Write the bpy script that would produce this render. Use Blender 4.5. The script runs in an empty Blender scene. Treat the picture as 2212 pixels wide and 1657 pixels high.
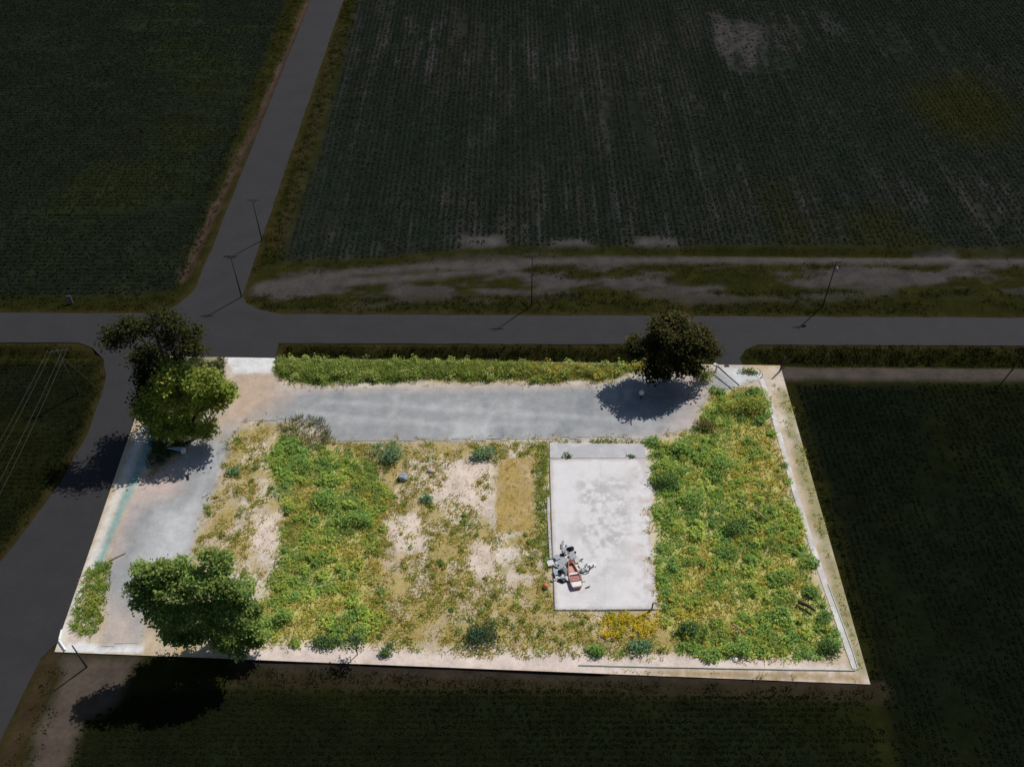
import bpy, math
import numpy as np
from mathutils import Vector

scene = bpy.context.scene
C = scene.collection
rng = np.random.default_rng(11)

# ------------------------------------------------------------------ camera
F, HC = 2000.0, 85.0                       # focal length in units of a 2212-wide frame, camera height
PITCH = math.atan((828.5 + 1207.0) / F)    # about 45.5 degrees below the horizon
SP, CP = math.sin(PITCH), math.cos(PITCH)
cd = bpy.data.cameras.new('camera'); cam = bpy.data.objects.new('camera', cd); C.objects.link(cam)
cd.sensor_width = 36.0; cd.sensor_fit = 'HORIZONTAL'; cd.lens = 36.0 * F / 2212.0
cd.clip_start = 0.5; cd.clip_end = 6000
cam.location = (0, 0, HC); cam.rotation_euler = (math.pi / 2 - PITCH, 0, 0)
scene.camera = cam

# ------------------------------------------------------------------ sky, sun, exposure
SUN_EL, SUN_AZ = math.radians(51), math.radians(43.5)      # azimuth from +Y towards +X
w = bpy.data.worlds.new('World'); scene.world = w; w.use_nodes = True
nt = w.node_tree; nt.nodes.clear()
sky = nt.nodes.new('ShaderNodeTexSky'); sky.sky_type = 'NISHITA'; sky.sun_disc = False
sky.sun_elevation = SUN_EL; sky.sun_rotation = SUN_AZ
bg = nt.nodes.new('ShaderNodeBackground'); bg.inputs[1].default_value = 0.05
out = nt.nodes.new('ShaderNodeOutputWorld')
nt.links.new(sky.outputs[0], bg.inputs[0]); nt.links.new(bg.outputs[0], out.inputs[0])
sd = bpy.data.lights.new('sun', 'SUN'); sd.energy = 3.6; sd.angle = math.radians(0.5); sd.color = (1.0, 0.955, 0.89)
sun = bpy.data.objects.new('sun', sd); C.objects.link(sun)
dirv = Vector((-math.sin(SUN_AZ) * math.cos(SUN_EL), -math.cos(SUN_AZ) * math.cos(SUN_EL), -math.sin(SUN_EL)))
sun.rotation_euler = dirv.to_track_quat('-Z', 'Y').to_euler(); sun.location = (60, 120, 150)
vs = scene.view_settings
vs.view_transform = 'Standard'; vs.look = 'None'; vs.gamma = 1; vs.exposure = 0.17; vs.use_curve_mapping = False

# ------------------------------------------------------------------ plan helpers (survey of the photo to metres on the ground)
def G(x, y, z=0.0):
    u = (x - 1106.0) / F; v = (y - 828.5) / F
    t = (HC - z) / (SP + v * CP)
    return (u * t, (CP - v * SP) * t, z)
def GP(pts): return np.array([G(*p)[:2] for p in pts])
def topx(X, Y):                                             # ground -> plan sheet of the survey
    zc = Y * CP + HC * SP
    return 1106 + F * X / zc, 828.5 + F * (HC * CP - Y * SP) / zc

def hash2(ix, iy, seed):
    h = (ix.astype(np.int64) * 374761393 + iy.astype(np.int64) * 668265263 + seed * 1274126177) & 0x7fffffff
    h = ((h ^ (h >> 13)) * 1274126177) & 0x7fffffff
    return ((h ^ (h >> 16)) & 0xffff) / 65535.0
def vnoise(x, y, seed=0):
    ix = np.floor(x); iy = np.floor(y); fx = x - ix; fy = y - iy
    fx = fx * fx * (3 - 2 * fx); fy = fy * fy * (3 - 2 * fy)
    a = hash2(ix, iy, seed); b = hash2(ix + 1, iy, seed); c = hash2(ix, iy + 1, seed); d = hash2(ix + 1, iy + 1, seed)
    return (a * (1 - fx) + b * fx) * (1 - fy) + (c * (1 - fx) + d * fx) * fy
def fbm(x, y, scale, oct=4, seed=0):
    x = np.asarray(x, float) / scale; y = np.asarray(y, float) / scale
    r = 0; a = 0.5; t = 0
    for o in range(oct):
        r = r + a * vnoise(x, y, seed + o * 17); t += a; a *= 0.55; x = x * 2.03 + 5.1; y = y * 2.03 + 1.7
    return r / t
def inside(px, py, poly):
    px = np.asarray(px); py = np.asarray(py); r = np.zeros(px.shape, bool)
    n = len(poly); j = n - 1
    for i in range(n):
        xi, yi = poly[i]; xj, yj = poly[j]
        if yi != yj:
            r ^= ((yi > py) != (yj > py)) & (px < (xj - xi) * (py - yi) / (yj - yi) + xi)
        j = i
    return r
def dline(px, py, poly, closed=False):
    d = np.full(np.shape(px), 1e9); n = len(poly)
    for i in range(n if closed else n - 1):
        ax, ay = poly[i]; bx, by = poly[(i + 1) % n]
        vx, vy = bx - ax, by - ay; L = max(vx * vx + vy * vy, 1e-9)
        t = np.clip(((px - ax) * vx + (py - ay) * vy) / L, 0, 1)
        d = np.minimum(d, np.hypot(px - ax - t * vx, py - ay - t * vy))
    return d
def sdist(x, y, poly):                                      # > 0 inside, metres
    return np.where(inside(x, y, poly), 1, -1) * dline(x, y, poly, True)
def soft(s, wd): return np.clip(s / wd * 0.5 + 0.5, 0, 1)
def mix(a, b, t): t = np.asarray(t)[..., None]; return a * (1 - t) + np.asarray(b) * t

# ------------------------------------------------------------------ materials
def new_mat(name):
    m = bpy.data.materials.new(name); m.use_nodes = True
    return m, m.node_tree, m.node_tree.nodes['Principled BSDF']
def attr_ground(name, grain=6.0, amt=0.35, bump=0.25, rough=0.95, spec=0.0):
    m, t, b = new_mat(name); N = t.nodes; L = t.links
    a = N.new('ShaderNodeAttribute'); a.attribute_name = 'Col'
    g = N.new('ShaderNodeNewGeometry')
    n1 = N.new('ShaderNodeTexNoise'); n1.inputs['Scale'].default_value = grain; n1.inputs['Detail'].default_value = 8; n1.inputs['Roughness'].default_value = 0.7
    n2 = N.new('ShaderNodeTexNoise'); n2.inputs['Scale'].default_value = grain * 0.21; n2.inputs['Detail'].default_value = 5
    L.new(g.outputs['Position'], n1.inputs['Vector']); L.new(g.outputs['Position'], n2.inputs['Vector'])
    ad = N.new('ShaderNodeMath'); ad.operation = 'ADD'; L.new(n1.outputs['Fac'], ad.inputs[0]); L.new(n2.outputs['Fac'], ad.inputs[1])
    mr = N.new('ShaderNodeMapRange'); mr.inputs[1].default_value = 0.6; mr.inputs[2].default_value = 1.4
    mr.inputs[3].default_value = 1 - amt; mr.inputs[4].default_value = 1 + amt
    L.new(ad.outputs[0], mr.inputs[0])
    mu = N.new('ShaderNodeVectorMath'); mu.operation = 'SCALE'
    L.new(a.outputs['Color'], mu.inputs[0]); L.new(mr.outputs[0], mu.inputs['Scale'])
    L.new(mu.outputs[0], b.inputs['Base Color'])
    b.inputs['Roughness'].default_value = rough; b.inputs['Specular IOR Level'].default_value = spec
    bp = N.new('ShaderNodeBump'); bp.inputs['Strength'].default_value = bump; bp.inputs['Distance'].default_value = 0.08
    L.new(n1.outputs['Fac'], bp.inputs['Height']); L.new(bp.outputs[0], b.inputs['Normal'])
    return m
def leaf_mat(name, trans=0.3, rough=0.6, spec=0.2):
    m, t, b = new_mat(name); N = t.nodes; L = t.links
    a = N.new('ShaderNodeAttribute'); a.attribute_name = 'Col'
    L.new(a.outputs['Color'], b.inputs['Base Color']); b.inputs['Roughness'].default_value = rough
    b.inputs['Specular IOR Level'].default_value = spec
    tr = N.new('ShaderNodeBsdfTranslucent'); L.new(a.outputs['Color'], tr.inputs['Color'])
    mx = N.new('ShaderNodeMixShader'); mx.inputs[0].default_value = trans
    o = N['Material Output']; L.new(b.outputs[0], mx.inputs[1]); L.new(tr.outputs[0], mx.inputs[2]); L.new(mx.outputs[0], o.inputs['Surface'])
    return m
def plain(name, c, var=0.2, scale=4.0, rough=0.8, c2=None, spec=0.2, bump=0.0, metal=0.0, stretch=None):
    m, t, b = new_mat(name); N = t.nodes; L = t.links
    g = N.new('ShaderNodeTexCoord')
    n = N.new('ShaderNodeTexNoise'); n.inputs['Scale'].default_value = scale; n.inputs['Detail'].default_value = 7; n.inputs['Roughness'].default_value = 0.65
    src = g.outputs['Object']
    if stretch:
        mp = N.new('ShaderNodeMapping'); mp.inputs['Scale'].default_value = stretch; L.new(src, mp.inputs[0]); src = mp.outputs[0]
    L.new(src, n.inputs['Vector'])
    r = N.new('ShaderNodeValToRGB'); c2 = c2 or tuple(q * (1 - var) for q in c)
    r.color_ramp.elements[0].position = 0.32; r.color_ramp.elements[1].position = 0.68
    r.color_ramp.elements[0].color = (*c2, 1); r.color_ramp.elements[1].color = (*[min(1, q * (1 + var * 0.4)) for q in c], 1)
    L.new(n.outputs['Fac'], r.inputs[0]); L.new(r.outputs[0], b.inputs['Base Color'])
    b.inputs['Roughness'].default_value = rough; b.inputs['Specular IOR Level'].default_value = spec; b.inputs['Metallic'].default_value = metal
    if bump:
        bp = N.new('ShaderNodeBump'); bp.inputs['Strength'].default_value = bump; bp.inputs['Distance'].default_value = 0.05
        L.new(n.outputs['Fac'], bp.inputs['Height']); L.new(bp.outputs[0], b.inputs['Normal'])
    return m

M_ground = attr_ground('ground_soil', 2.2, 0.42, 0.35)
M_lot = attr_ground('lot_soil', 2.6, 0.28, 0.4)
M_gravel = attr_ground('gravel', 4.0, 0.20, 0.3)
M_asph = attr_ground('asphalt', 1.3, 0.15, 0.1, 0.85, 0.15)
M_conc = attr_ground('concrete', 4.0, 0.09, 0.15, 0.9)
M_leaf = leaf_mat('weed_leaf', 0.48, 0.7, 0.06)
M_tree = leaf_mat('tree_leaf', 0.45, 0.6, 0.10)
M_treedarkened = leaf_mat('darkened_tree_leaf', 0.15, 0.75, 0.04)
M_crop = leaf_mat('crop_leaf', 0.25, 0.85, 0.0)
M_bark = plain('bark', (0.09, 0.065, 0.045), 0.5, 6, 0.95, bump=0.6, stretch=(3, 3, 0.5))
M_pole = plain('pole_wood', (0.060, 0.055, 0.052), 0.4, 5, 0.9, stretch=(4, 4, 0.4))
M_porc = plain('porcelain', (0.12, 0.12, 0.115), 0.1, 3, 0.3)
M_wire = plain('wire_metal', (0.075, 0.08, 0.075), 0.1, 2, 0.6)
M_white = plain('white_paint', (0.74, 0.75, 0.75), 0.18, 5, 0.6)
M_kerb = plain('kerb_concrete', (0.46, 0.45, 0.45), 0.2, 3, 0.9)
M_grey = plain('grey_sheet', (0.42, 0.44, 0.48), 0.3, 3, 0.6)
M_black = plain('black_plastic', (0.018, 0.019, 0.022), 0.4, 4, 0.4)
M_salmon = plain('salmon_paint', (0.58, 0.30, 0.23), 0.22, 2.5, 0.6)
M_red = plain('red_paint', (0.50, 0.10, 0.06), 0.25, 4, 0.5)
M_orange = plain('orange_paint', (0.62, 0.21, 0.07), 0.2, 4, 0.5)
M_teal = plain('pale_blue_paint', (0.36, 0.52, 0.56), 0.25, 3, 0.5)
M_dark = plain('dark_steel', (0.03, 0.03, 0.032), 0.3, 4, 0.6)
M_rock = plain('blue_grey_rock', (0.30, 0.34, 0.38), 0.35, 2.2, 0.9, bump=0.6)
M_log = plain('dead_wood', (0.36, 0.26, 0.15), 0.5, 3, 0.9, bump=0.5)
M_darklog = plain('dark_rotten_wood', (0.045, 0.035, 0.022), 0.5, 4, 0.95, bump=0.5)
M_rust = plain('rusty_chain', (0.28, 0.12, 0.08), 0.4, 6, 0.8)
M_pipe = plain('pale_pipe', (0.52, 0.58, 0.52), 0.15, 3, 0.5)

# ------------------------------------------------------------------ mesh helpers
def link(name, me, mat, parent=None):
    o = bpy.data.objects.new(name, me); C.objects.link(o)
    if mat: me.materials.append(mat)
    if parent: o.parent = parent
    return o
def np_mesh(name, V, Q, col=None, smooth=False):
    V = np.asarray(V, np.float32); Q = np.asarray(Q, np.int32); k = Q.shape[1]
    me = bpy.data.meshes.new(name)
    me.vertices.add(len(V)); me.vertices.foreach_set('co', V.ravel())
    me.loops.add(Q.size); me.loops.foreach_set('vertex_index', Q.ravel())
    me.polygons.add(len(Q)); me.polygons.foreach_set('loop_start', np.arange(0, Q.size, k, dtype=np.int32))
    if smooth: me.polygons.foreach_set('use_smooth', np.ones(len(Q), bool))
    me.update(calc_edges=True)
    if col is not None:
        a = me.color_attributes.new('Col', 'FLOAT_COLOR', 'POINT')
        rgba = np.ones((len(V), 4), np.float32); rgba[:, :3] = col
        a.data.foreach_set('color', rgba.ravel())
    return me
class MB:
    def __init__(s): s.v = []; s.f = []
    def tube(s, pts, rad, n=8, cap=True):
        pts = [Vector(p) for p in pts]
        if not hasattr(rad, '__len__'): rad = [rad] * len(pts)
        b0 = len(s.v)
        for i, p in enumerate(pts):
            d = (pts[min(i + 1, len(pts) - 1)] - pts[max(i - 1, 0)]).normalized()
            a = d.cross(Vector((0, 0, 1)) if abs(d.z) < 0.9 else Vector((1, 0, 0))).normalized(); b = d.cross(a)
            for k in range(n):
                t = 2 * math.pi * k / n
                s.v.append(p + (a * math.cos(t) + b * math.sin(t)) * rad[i])
        for i in range(len(pts) - 1):
            for k in range(n):
                q = b0 + i * n
                s.f.append((q + k, q + (k + 1) % n, q + n + (k + 1) % n, q + n + k))
        if cap:
            s.f.append(tuple(b0 + k for k in reversed(range(n))))
            s.f.append(tuple(b0 + (len(pts) - 1) * n + k for k in range(n)))
        return s
    def box(s, c, size, rz=0, tilt=(0, 0), taper=1.0):
        from mathutils import Matrix
        R = Matrix.Rotation(rz, 3, 'Z') @ Matrix.Rotation(tilt[0], 3, 'X') @ Matrix.Rotation(tilt[1], 3, 'Y')
        b0 = len(s.v); c = Vector(c); hx, hy, hz = [q / 2 for q in size]
        for z in (-1, 1):
            k = taper if z > 0 else 1
            for x, y in ((-1, -1), (1, -1), (1, 1), (-1, 1)):
                s.v.append(c + R @ Vector((x * hx * k, y * hy * k, z * hz)))
        for f in ((0, 3, 2, 1), (4, 5, 6, 7), (0, 1, 5, 4), (1, 2, 6, 5), (2, 3, 7, 6), (3, 0, 4, 7)):
            s.f.append(tuple(b0 + i for i in f))
        return s
    def prism(s, poly, z0, z1, tilt=(0, 0)):
        b0 = len(s.v); n = len(poly)
        for z in (z0, z1):
            for x, y in poly: s.v.append(Vector((x, y, z + tilt[0] * x + tilt[1] * y)))
        s.f.append(tuple(b0 + i for i in reversed(range(n)))); s.f.append(tuple(b0 + n + i for i in range(n)))
        for i in range(n):
            j = (i + 1) % n; s.f.append((b0 + i, b0 + j, b0 + n + j, b0 + n + i))
        return s
    def build(s, name, mat, parent=None, smooth=False):
        me = bpy.data.meshes.new(name); me.from_pydata([tuple(v) for v in s.v], [], s.f); me.update()
        if smooth: me.polygons.foreach_set('use_smooth', [True] * len(me.polygons))
        return link(name, me, mat, parent)
def tag(o, label, cat, group=None):
    o['label'] = label; o['category'] = cat
    if group: o['group'] = group
    return o
def thing(name, label, cat, loc, rz=0, group=None):
    o = bpy.data.objects.new(name, None); C.objects.link(o); o.empty_display_size = 0.5
    o.location = loc; o.rotation_euler = (0, 0, rz)
    return tag(o, label, cat, group)

# ------------------------------------------------------------------ plan of the place
LOT = GP([(340, 770), (1010, 781), (1685, 790), (1735, 966), (1785, 1142), (1832, 1308), (1880, 1478), (1000, 1443), (118, 1408), (190, 1200), (262, 990)])
_a, _b, _c, _d = [np.array(G(*p)[:2]) for p in ((0, 676), (2212, 687), (0, 740), (2212, 747))]
XR = [_a + (_a - _b) * 5, _b + (_b - _a) * 5, _d + (_d - _c) * 5, _c + (_c - _d) * 5]
CROSS = np.array(XR)
_l0, _l1, _r0, _r1 = [np.array(G(*p)[:2]) for p in ((424, 620), (672, 0), (530, 620), (742, 0))]
FAR = np.array([_l1 + (_l1 - _l0) * 6, _r1 + (_r1 - _r0) * 6, _r0, *GP([(523, 640), (532, 655), (556, 668), (600, 678), (640, 690), (300, 690), (350, 676), (385, 658), (408, 638)]), _l0])
NEARL = [(60, 730), (160, 738), (203, 752), (222, 775), (229, 810), (218, 860), (185, 945), (130, 1045), (66, 1130), (0, 1215), (-90, 1340), (-300, 1640)]
NEARR = [(604, 730), (595, 775), (500, 776), (420, 790), (345, 840), (318, 905), (285, 985), (235, 1120), (180, 1260), (128, 1385), (87, 1425), (13, 1571), (-60, 1740)]
NEAR = GP(NEARL + NEARR[::-1])
GRAVEL = GP([(510, 806), (590, 806), (605, 832), (700, 836), (900, 832), (1100, 829), (1290, 832), (1420, 800), (1500, 806), (1545, 792), (1603, 791), (1612, 806), (1650, 818), (1600, 838), (1540, 848), (1512, 890), (1496, 930), (1410, 948), (1190, 951), (900, 953), (722, 957), (700, 930), (640, 908), (525, 914), (496, 955), (474, 1030), (440, 1110), (412, 1200), (330, 1280), (305, 1396), (220, 1396), (228, 1300), (244, 1170), (292, 1055), (392, 985), (428, 930), (468, 860)])
SLAB = GP([(1187, 994), (1290, 993), (1393, 992), (1400, 1000), (1407, 1022), (1404, 1040), (1411, 1062), (1409, 1090), (1404, 1104), (1410, 1122), (1403, 1140), (1408, 1160), (1405, 1176), (1412, 1196), (1410, 1222), (1417, 1240), (1413, 1262), (1420, 1285), (1418, 1318), (1310, 1319), (1198, 1319), (1194, 1220), (1190, 1100)])
APRON = GP([(1187, 959), (1393, 961), (1395, 991), (1187, 992.5)])
DRYRECT = GP([(1078, 990), (1152, 990), (1152, 1148), (1070, 1148)])
DENSE = [GP([(1398, 957), (1500, 936), (1516, 880), (1556, 846), (1620, 838), (1656, 852), (1668, 900), (1690, 985), (1720, 1100), (1752, 1210), (1790, 1340), (1818, 1412), (1740, 1424), (1600, 1420), (1480, 1412), (1424, 1330), (1414, 1150), (1412, 1000)]),
         GP([(600, 945), (700, 965), (800, 1000), (850, 1075), (825, 1150), (812, 1250), (850, 1350), (790, 1390), (660, 1395), (530, 1390), (570, 1270), (612, 1210), (612, 1100), (575, 1000)])]
PATCHY = [GP([(720, 958), (1180, 955), (1190, 1200), (1200, 1320), (1420, 1325), (1480, 1412), (1300, 1418), (1000, 1420), (800, 1400), (790, 1100)]),
          GP([(505, 925), (640, 912), (720, 960), (640, 1250), (560, 1250), (415, 1200), (445, 1110), (480, 1030)])]
BOTLEFT = GP([(205, 1215), (238, 1215), (232, 1290), (222, 1345), (200, 1372), (160, 1366), (150, 1340), (180, 1260)])
HEDGE = GP([(598, 778), (900, 779), (1200, 785), (1420, 790), (1350, 806), (1300, 826), (1250, 818), (1180, 827), (1100, 818), (1020, 826), (930, 820), (850, 830), (760, 824), (690, 834), (640, 826), (600, 816), (590, 800)])
FLOWER = GP([(1300, 1330), (1345, 1324), (1425, 1326), (1424, 1378), (1340, 1384), (1290, 1372)])
PATHL = GP([(1634, 800), (1650, 835), (1664, 875), (1688, 960), (1722, 1080), (1768, 1222), (1806, 1330), (1848, 1446)])
DITCH = [(GP([(625, 768), (1000, 769), (1360, 774), (1490, 776)]), 0.75, 0.9), (GP([(1655, 778), (1900, 780), (2212, 783), (2700, 789)]), 0.75, 0.9),
         (GP([(-400, 762), (0, 762), (120, 764), (190, 770)]), 0.75, 0.9), (GP([(1480, 545), (1800, 548), (2212, 553), (2900, 560)]), 0.5, 0.7),
         (GP([(545, 1436), (800, 1450), (1300, 1466)]), 0.35, 0.5), (GP([(388, 608), (470, 430), (560, 240), (660, 10), (700, -80)]), 0.6, 0.8)]
TRACKS = [(GP([(560, 618), (760, 588), (1000, 570), (1300, 562), (1700, 562), (2212, 564), (2800, 566)]), 0.8, 0.05),
          (GP([(560, 628), (800, 606), (1050, 585), (1150, 566)]), 0.7, 0.05)]
FIELD_R = GP([(610, 560), (690, 330), (775, 0), (800, -90), (2900, -90), (2900, 540), (1600, 528), (1050, 530), (800, 555)])
FIELD_L = GP([(-700, -90), (650, -90), (560, 150), (470, 400), (410, 560), (370, 630), (200, 640), (-700, 650)])
FIELD_NR = GP([(1720, 830), (2212, 830), (2900, 840), (2900, 1900), (1960, 1900), (1900, 1500), (1840, 1260), (1760, 990)])
FIELD_B = GP([(520, 1490), (1000, 1486), (1880, 1506), (1950, 1900), (100, 1900), (120, 1700), (180, 1560), (300, 1500)])
FIELD_NL = GP([(-700, 790), (0, 782), (190, 788), (205, 840), (175, 930), (110, 1040), (40, 1120), (-60, 1260), (-300, 1560), (-700, 1500)])
RUBBLE = [GP(p) for p in ([(1000, 513), (1085, 512), (1088, 530), (1002, 533)], [(1190, 520), (1270, 521), (1275, 530), (1190, 530)], [(1375, 514), (1460, 515), (1465, 531), (1372, 530)], [(1540, 30), (1660, 60), (1725, 150), (1600, 165), (1550, 110)], [(1980, 548), (2060, 545), (2070, 566), (1970, 566)])]

YEL = [GP(p) for p in ([(1950, 190), (2090, 170), (2212, 230), (2212, 310), (2090, 320), (2000, 280)], [(1640, 400), (1680, 400), (1760, 530), (1690, 540)], [(1830, 460), (1920, 460), (2020, 540), (1850, 545)])]
def ditch_h(x, y):
    z = np.zeros(np.shape(x))
    for pl, dep, wd in DITCH: z = z - dep * np.exp(-(dline(x, y, pl) / wd) ** 2)
    return z
def H(x, y):
    return -0.06 + ditch_h(x, y) + (fbm(x, y, 9, 3, 5) - 0.5) * 0.06

# ------------------------------------------------------------------ ground sheet (reaches the horizon)
def ground_col(x, y):  # darkening of everything outside the lot is put into these colours
    n1 = fbm(x, y, 14, 5, 1); n2 = fbm(x, y, 3.0, 4, 2); nr = fbm(x, y * 0.12, 2.2, 4, 3)
    c = np.empty(x.shape + (3,)); c[:] = (0.017, 0.018, 0.005)                       # verge sward, darkened in its colour
    c = mix(c, (0.026, 0.024, 0.006), np.clip((n2 - 0.5) * 3, 0, 1))
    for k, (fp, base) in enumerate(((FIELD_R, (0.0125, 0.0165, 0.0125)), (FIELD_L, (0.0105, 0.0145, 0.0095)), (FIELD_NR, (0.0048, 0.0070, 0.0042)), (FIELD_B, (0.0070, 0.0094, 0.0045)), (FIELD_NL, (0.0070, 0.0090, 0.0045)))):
        m = soft(sdist(x, y, fp) + (n2 - 0.5) * 2, 1.0)
        cc = np.empty(c.shape); cc[:] = base
        if k == 0:
            qx, qy = topx(x, np.maximum(y, 1)); nf = fbm(x, y * 0.07, 1.1, 4, 13)
            band = np.exp(-((qy - 120) / 90) ** 2) * np.clip((1800 - qx) / 300, 0, 1) * 0.9 + np.exp(-((qy - 450) / 90) ** 2) * np.clip((qx - 700) / 200, 0, 1) * 0.7 + np.clip((n1 - 0.5) * 3, 0, 0.5)
            cc = mix(cc, (0.024, 0.0235, 0.020), np.clip((nr - 0.44) * 5, 0, 1) * np.clip(band, 0, 1) * 0.8)
            cc = mix(cc, (0.033, 0.032, 0.032), np.clip((nf - 0.58) * 6, 0, 1) * np.clip(band, 0, 1))
            for yp in YEL: cc = mix(cc, (0.020, 0.021, 0.005), soft(sdist(x, y, yp) + (n1 - 0.5) * 8, 4) * 0.75)
            cc = cc * (0.72 + 0.56 * nf)[..., None]
        else:
            cc = mix(cc, np.array(base) * (1.35, 1.25, 0.8), np.clip((n1 - 0.52) * 5, 0, 1)) * (0.7 + 0.6 * n2)[..., None]
        c = mix(c, 0, m) + cc * m[..., None]
    far = np.clip((np.abs(x) - 130) / 40, 0, 1) + np.clip((y - 230) / 40, 0, 1)
    c = mix(c, (0.014, 0.018, 0.012), np.clip(far, 0, 1))
    # dirt yard between cross road and far field
    yard = GP([(540, 640), (620, 605), (760, 588), (1000, 568), (1300, 558), (2212, 556), (2900, 560), (2900, 640), (1900, 640), (1300, 640), (1000, 645), (760, 655)])
    st = fbm(x * 0.3, y, 2.0, 5, 9)
    m = soft(sdist(x, y, yard) + (n1 - 0.5) * 6, 2.0) * np.clip((st - 0.47) * 7 + np.where(topx(x, np.maximum(y, 1))[0] < 1250, 0.55, 0.1), 0, 1)
    c = mix(c, (0.050, 0.045, 0.044), m)
    for pl, wd, _ in TRACKS: c = mix(c, (0.055, 0.050, 0.047), soft(wd - dline(x, y, pl) + (n2 - 0.5) * 0.5, 0.5))
    for k, r in enumerate(RUBBLE):
        big = k == 3
        m = soft(sdist(x, y, r) + (n2 - 0.5) * (4 if big else 1.6) + (n1 - 0.5) * (10 if big else 0), 1.5 if big else 0.9)
        if big: m = m * np.clip((nr - 0.38) * 4, 0, 1)
        c = mix(c, (0.046, 0.043, 0.043) if big else (0.060, 0.055, 0.056), m)
    # orange-brown gravel edges of the roads, pale farm track on the right, earth bank by the far road
    for poly, a in ((CROSS, 0.8), (NEAR, 0.9), (FAR, 0.9)):
        d = np.abs(sdist(x, y, poly)); c = mix(c, (0.030, 0.024, 0.009), soft(0.75 - d + (n2 - 0.5) * 1.2, 0.5) * a)
    c = mix(c, (0.058, 0.040, 0.030), soft(0.7 - dline(x, y, GP([(395, 600), (480, 418), (570, 230), (668, 0), (700, -80)])) + (n2 - .5), 0.4))
    c = mix(c, (0.026, 0.023, 0.010), soft(0.9 - dline(x, y, GP([(740, 60), (690, 240), (640, 400), (600, 540)])) + (n2 - .5) * 2.4, 0.6))
    ft = GP([(1690, 806), (1900, 805), (2212, 808), (2900, 815)])
    c = mix(c, (0.060, 0.050, 0.044), soft(1.15 - dline(x, y, ft) + (n2 - 0.5) * 0.9, 0.4))
    c = mix(c, (0.034, 0.028, 0.022), soft(0.6 - dline(x, y, GP([(510, 1427), (900, 1450), (1300, 1463), (1900, 1487)])) + (n2 - 0.5) * 0.6, 0.3))
    c = mix(c, (0.024, 0.019, 0.011), soft(0.8 - dline(x, y, GP([(520, 1462), (900, 1474), (1300, 1482), (1900, 1500)])) + (n2 - 0.5) * 0.8, 0.4))
    bl = GP([(120, 1412), (300, 1418), (250, 1520), (180, 1560), (120, 1700), (60, 1700), (80, 1580), (130, 1470)])
    c = mix(c, (0.070, 0.056, 0.045), soft(sdist(x, y, bl) + (n2 - 0.5) * 1.2, 0.6))
    c = mix(c, (0.036, 0.026, 0.014), soft(0.9 - dline(x, y, GP([(110, 1420), (80, 1500), (40, 1590), (0, 1670)])) + (n2 - 0.5), 0.5))
    return c
def grid(xs, ys): 
    X, Y = np.meshgrid(xs, ys); nx, ny = len(xs), len(ys)
    i = np.arange(nx * ny).reshape(ny, nx)
    Q = np.stack([i[:-1, :-1], i[:-1, 1:], i[1:, 1:], i[1:, :-1]], -1).reshape(-1, 4)
    return X.ravel(), Y.ravel(), Q
xs = np.concatenate([[-3000, -1500, -700, -350, -220, -160], np.arange(-130, 130.1, 0.55), [160, 220, 350, 700, 1500, 3000]])
ys = np.concatenate([[-1000, -400, -150, -50, 0, 12], np.arange(22, 225, 0.55), [240, 280, 350, 500, 900, 2000, 4000]])
X, Y, Q = grid(xs, ys)
Z = H(X, Y)
ground = link('ground', np_mesh('ground', np.c_[X, Y, Z], Q, ground_col(X, Y), True), M_ground); ground['kind'] = 'structure'

# ------------------------------------------------------------------ sheets cut from a fine grid, ragged edges
def sheet(name, poly, res, z, colf, mat, rag=0.0, kind='structure', zf=None, snap=False):
    x0, y0 = poly.min(0) - res * 2; x1, y1 = poly.max(0) + res * 2
    X, Y, Q = grid(np.arange(x0, x1, res), np.arange(y0, y1, res))
    s = sdist(X, Y, poly) + (fbm(X, Y, 1.1, 3, 31) - 0.5) * rag
    if snap:
        Q = Q[(s[Q] > 0).any(1)]
        o_ = np.unique(Q[s[Q] <= 0]); bx = X[o_].copy(); by = Y[o_].copy(); bd = np.full(len(o_), 1e9); n = len(poly)
        for i in range(n):
            a, b = poly[i], poly[(i + 1) % n]; v = b - a; t = np.clip(((X[o_] - a[0]) * v[0] + (Y[o_] - a[1]) * v[1]) / (v @ v), 0, 1)
            qx, qy = a[0] + t * v[0], a[1] + t * v[1]; d = np.hypot(X[o_] - qx, Y[o_] - qy); k = d < bd
            bd[k] = d[k]; bx[k] = qx[k]; by[k] = qy[k]
        X[o_] = bx; Y[o_] = by
    else:
        Q = Q[(s[Q] > 0).all(1)]
    u, inv = np.unique(Q, return_inverse=True); Q = inv.reshape(-1, 4)
    X, Y, s = X[u], Y[u], s[u]
    Zv = z + (zf(X, Y) if zf else 0)
    o = link(name, np_mesh(name, np.c_[X, Y, np.zeros(len(X)) + Zv], Q, colf(X, Y), True), mat)
    if kind: o['kind'] = kind
    return o

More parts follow.
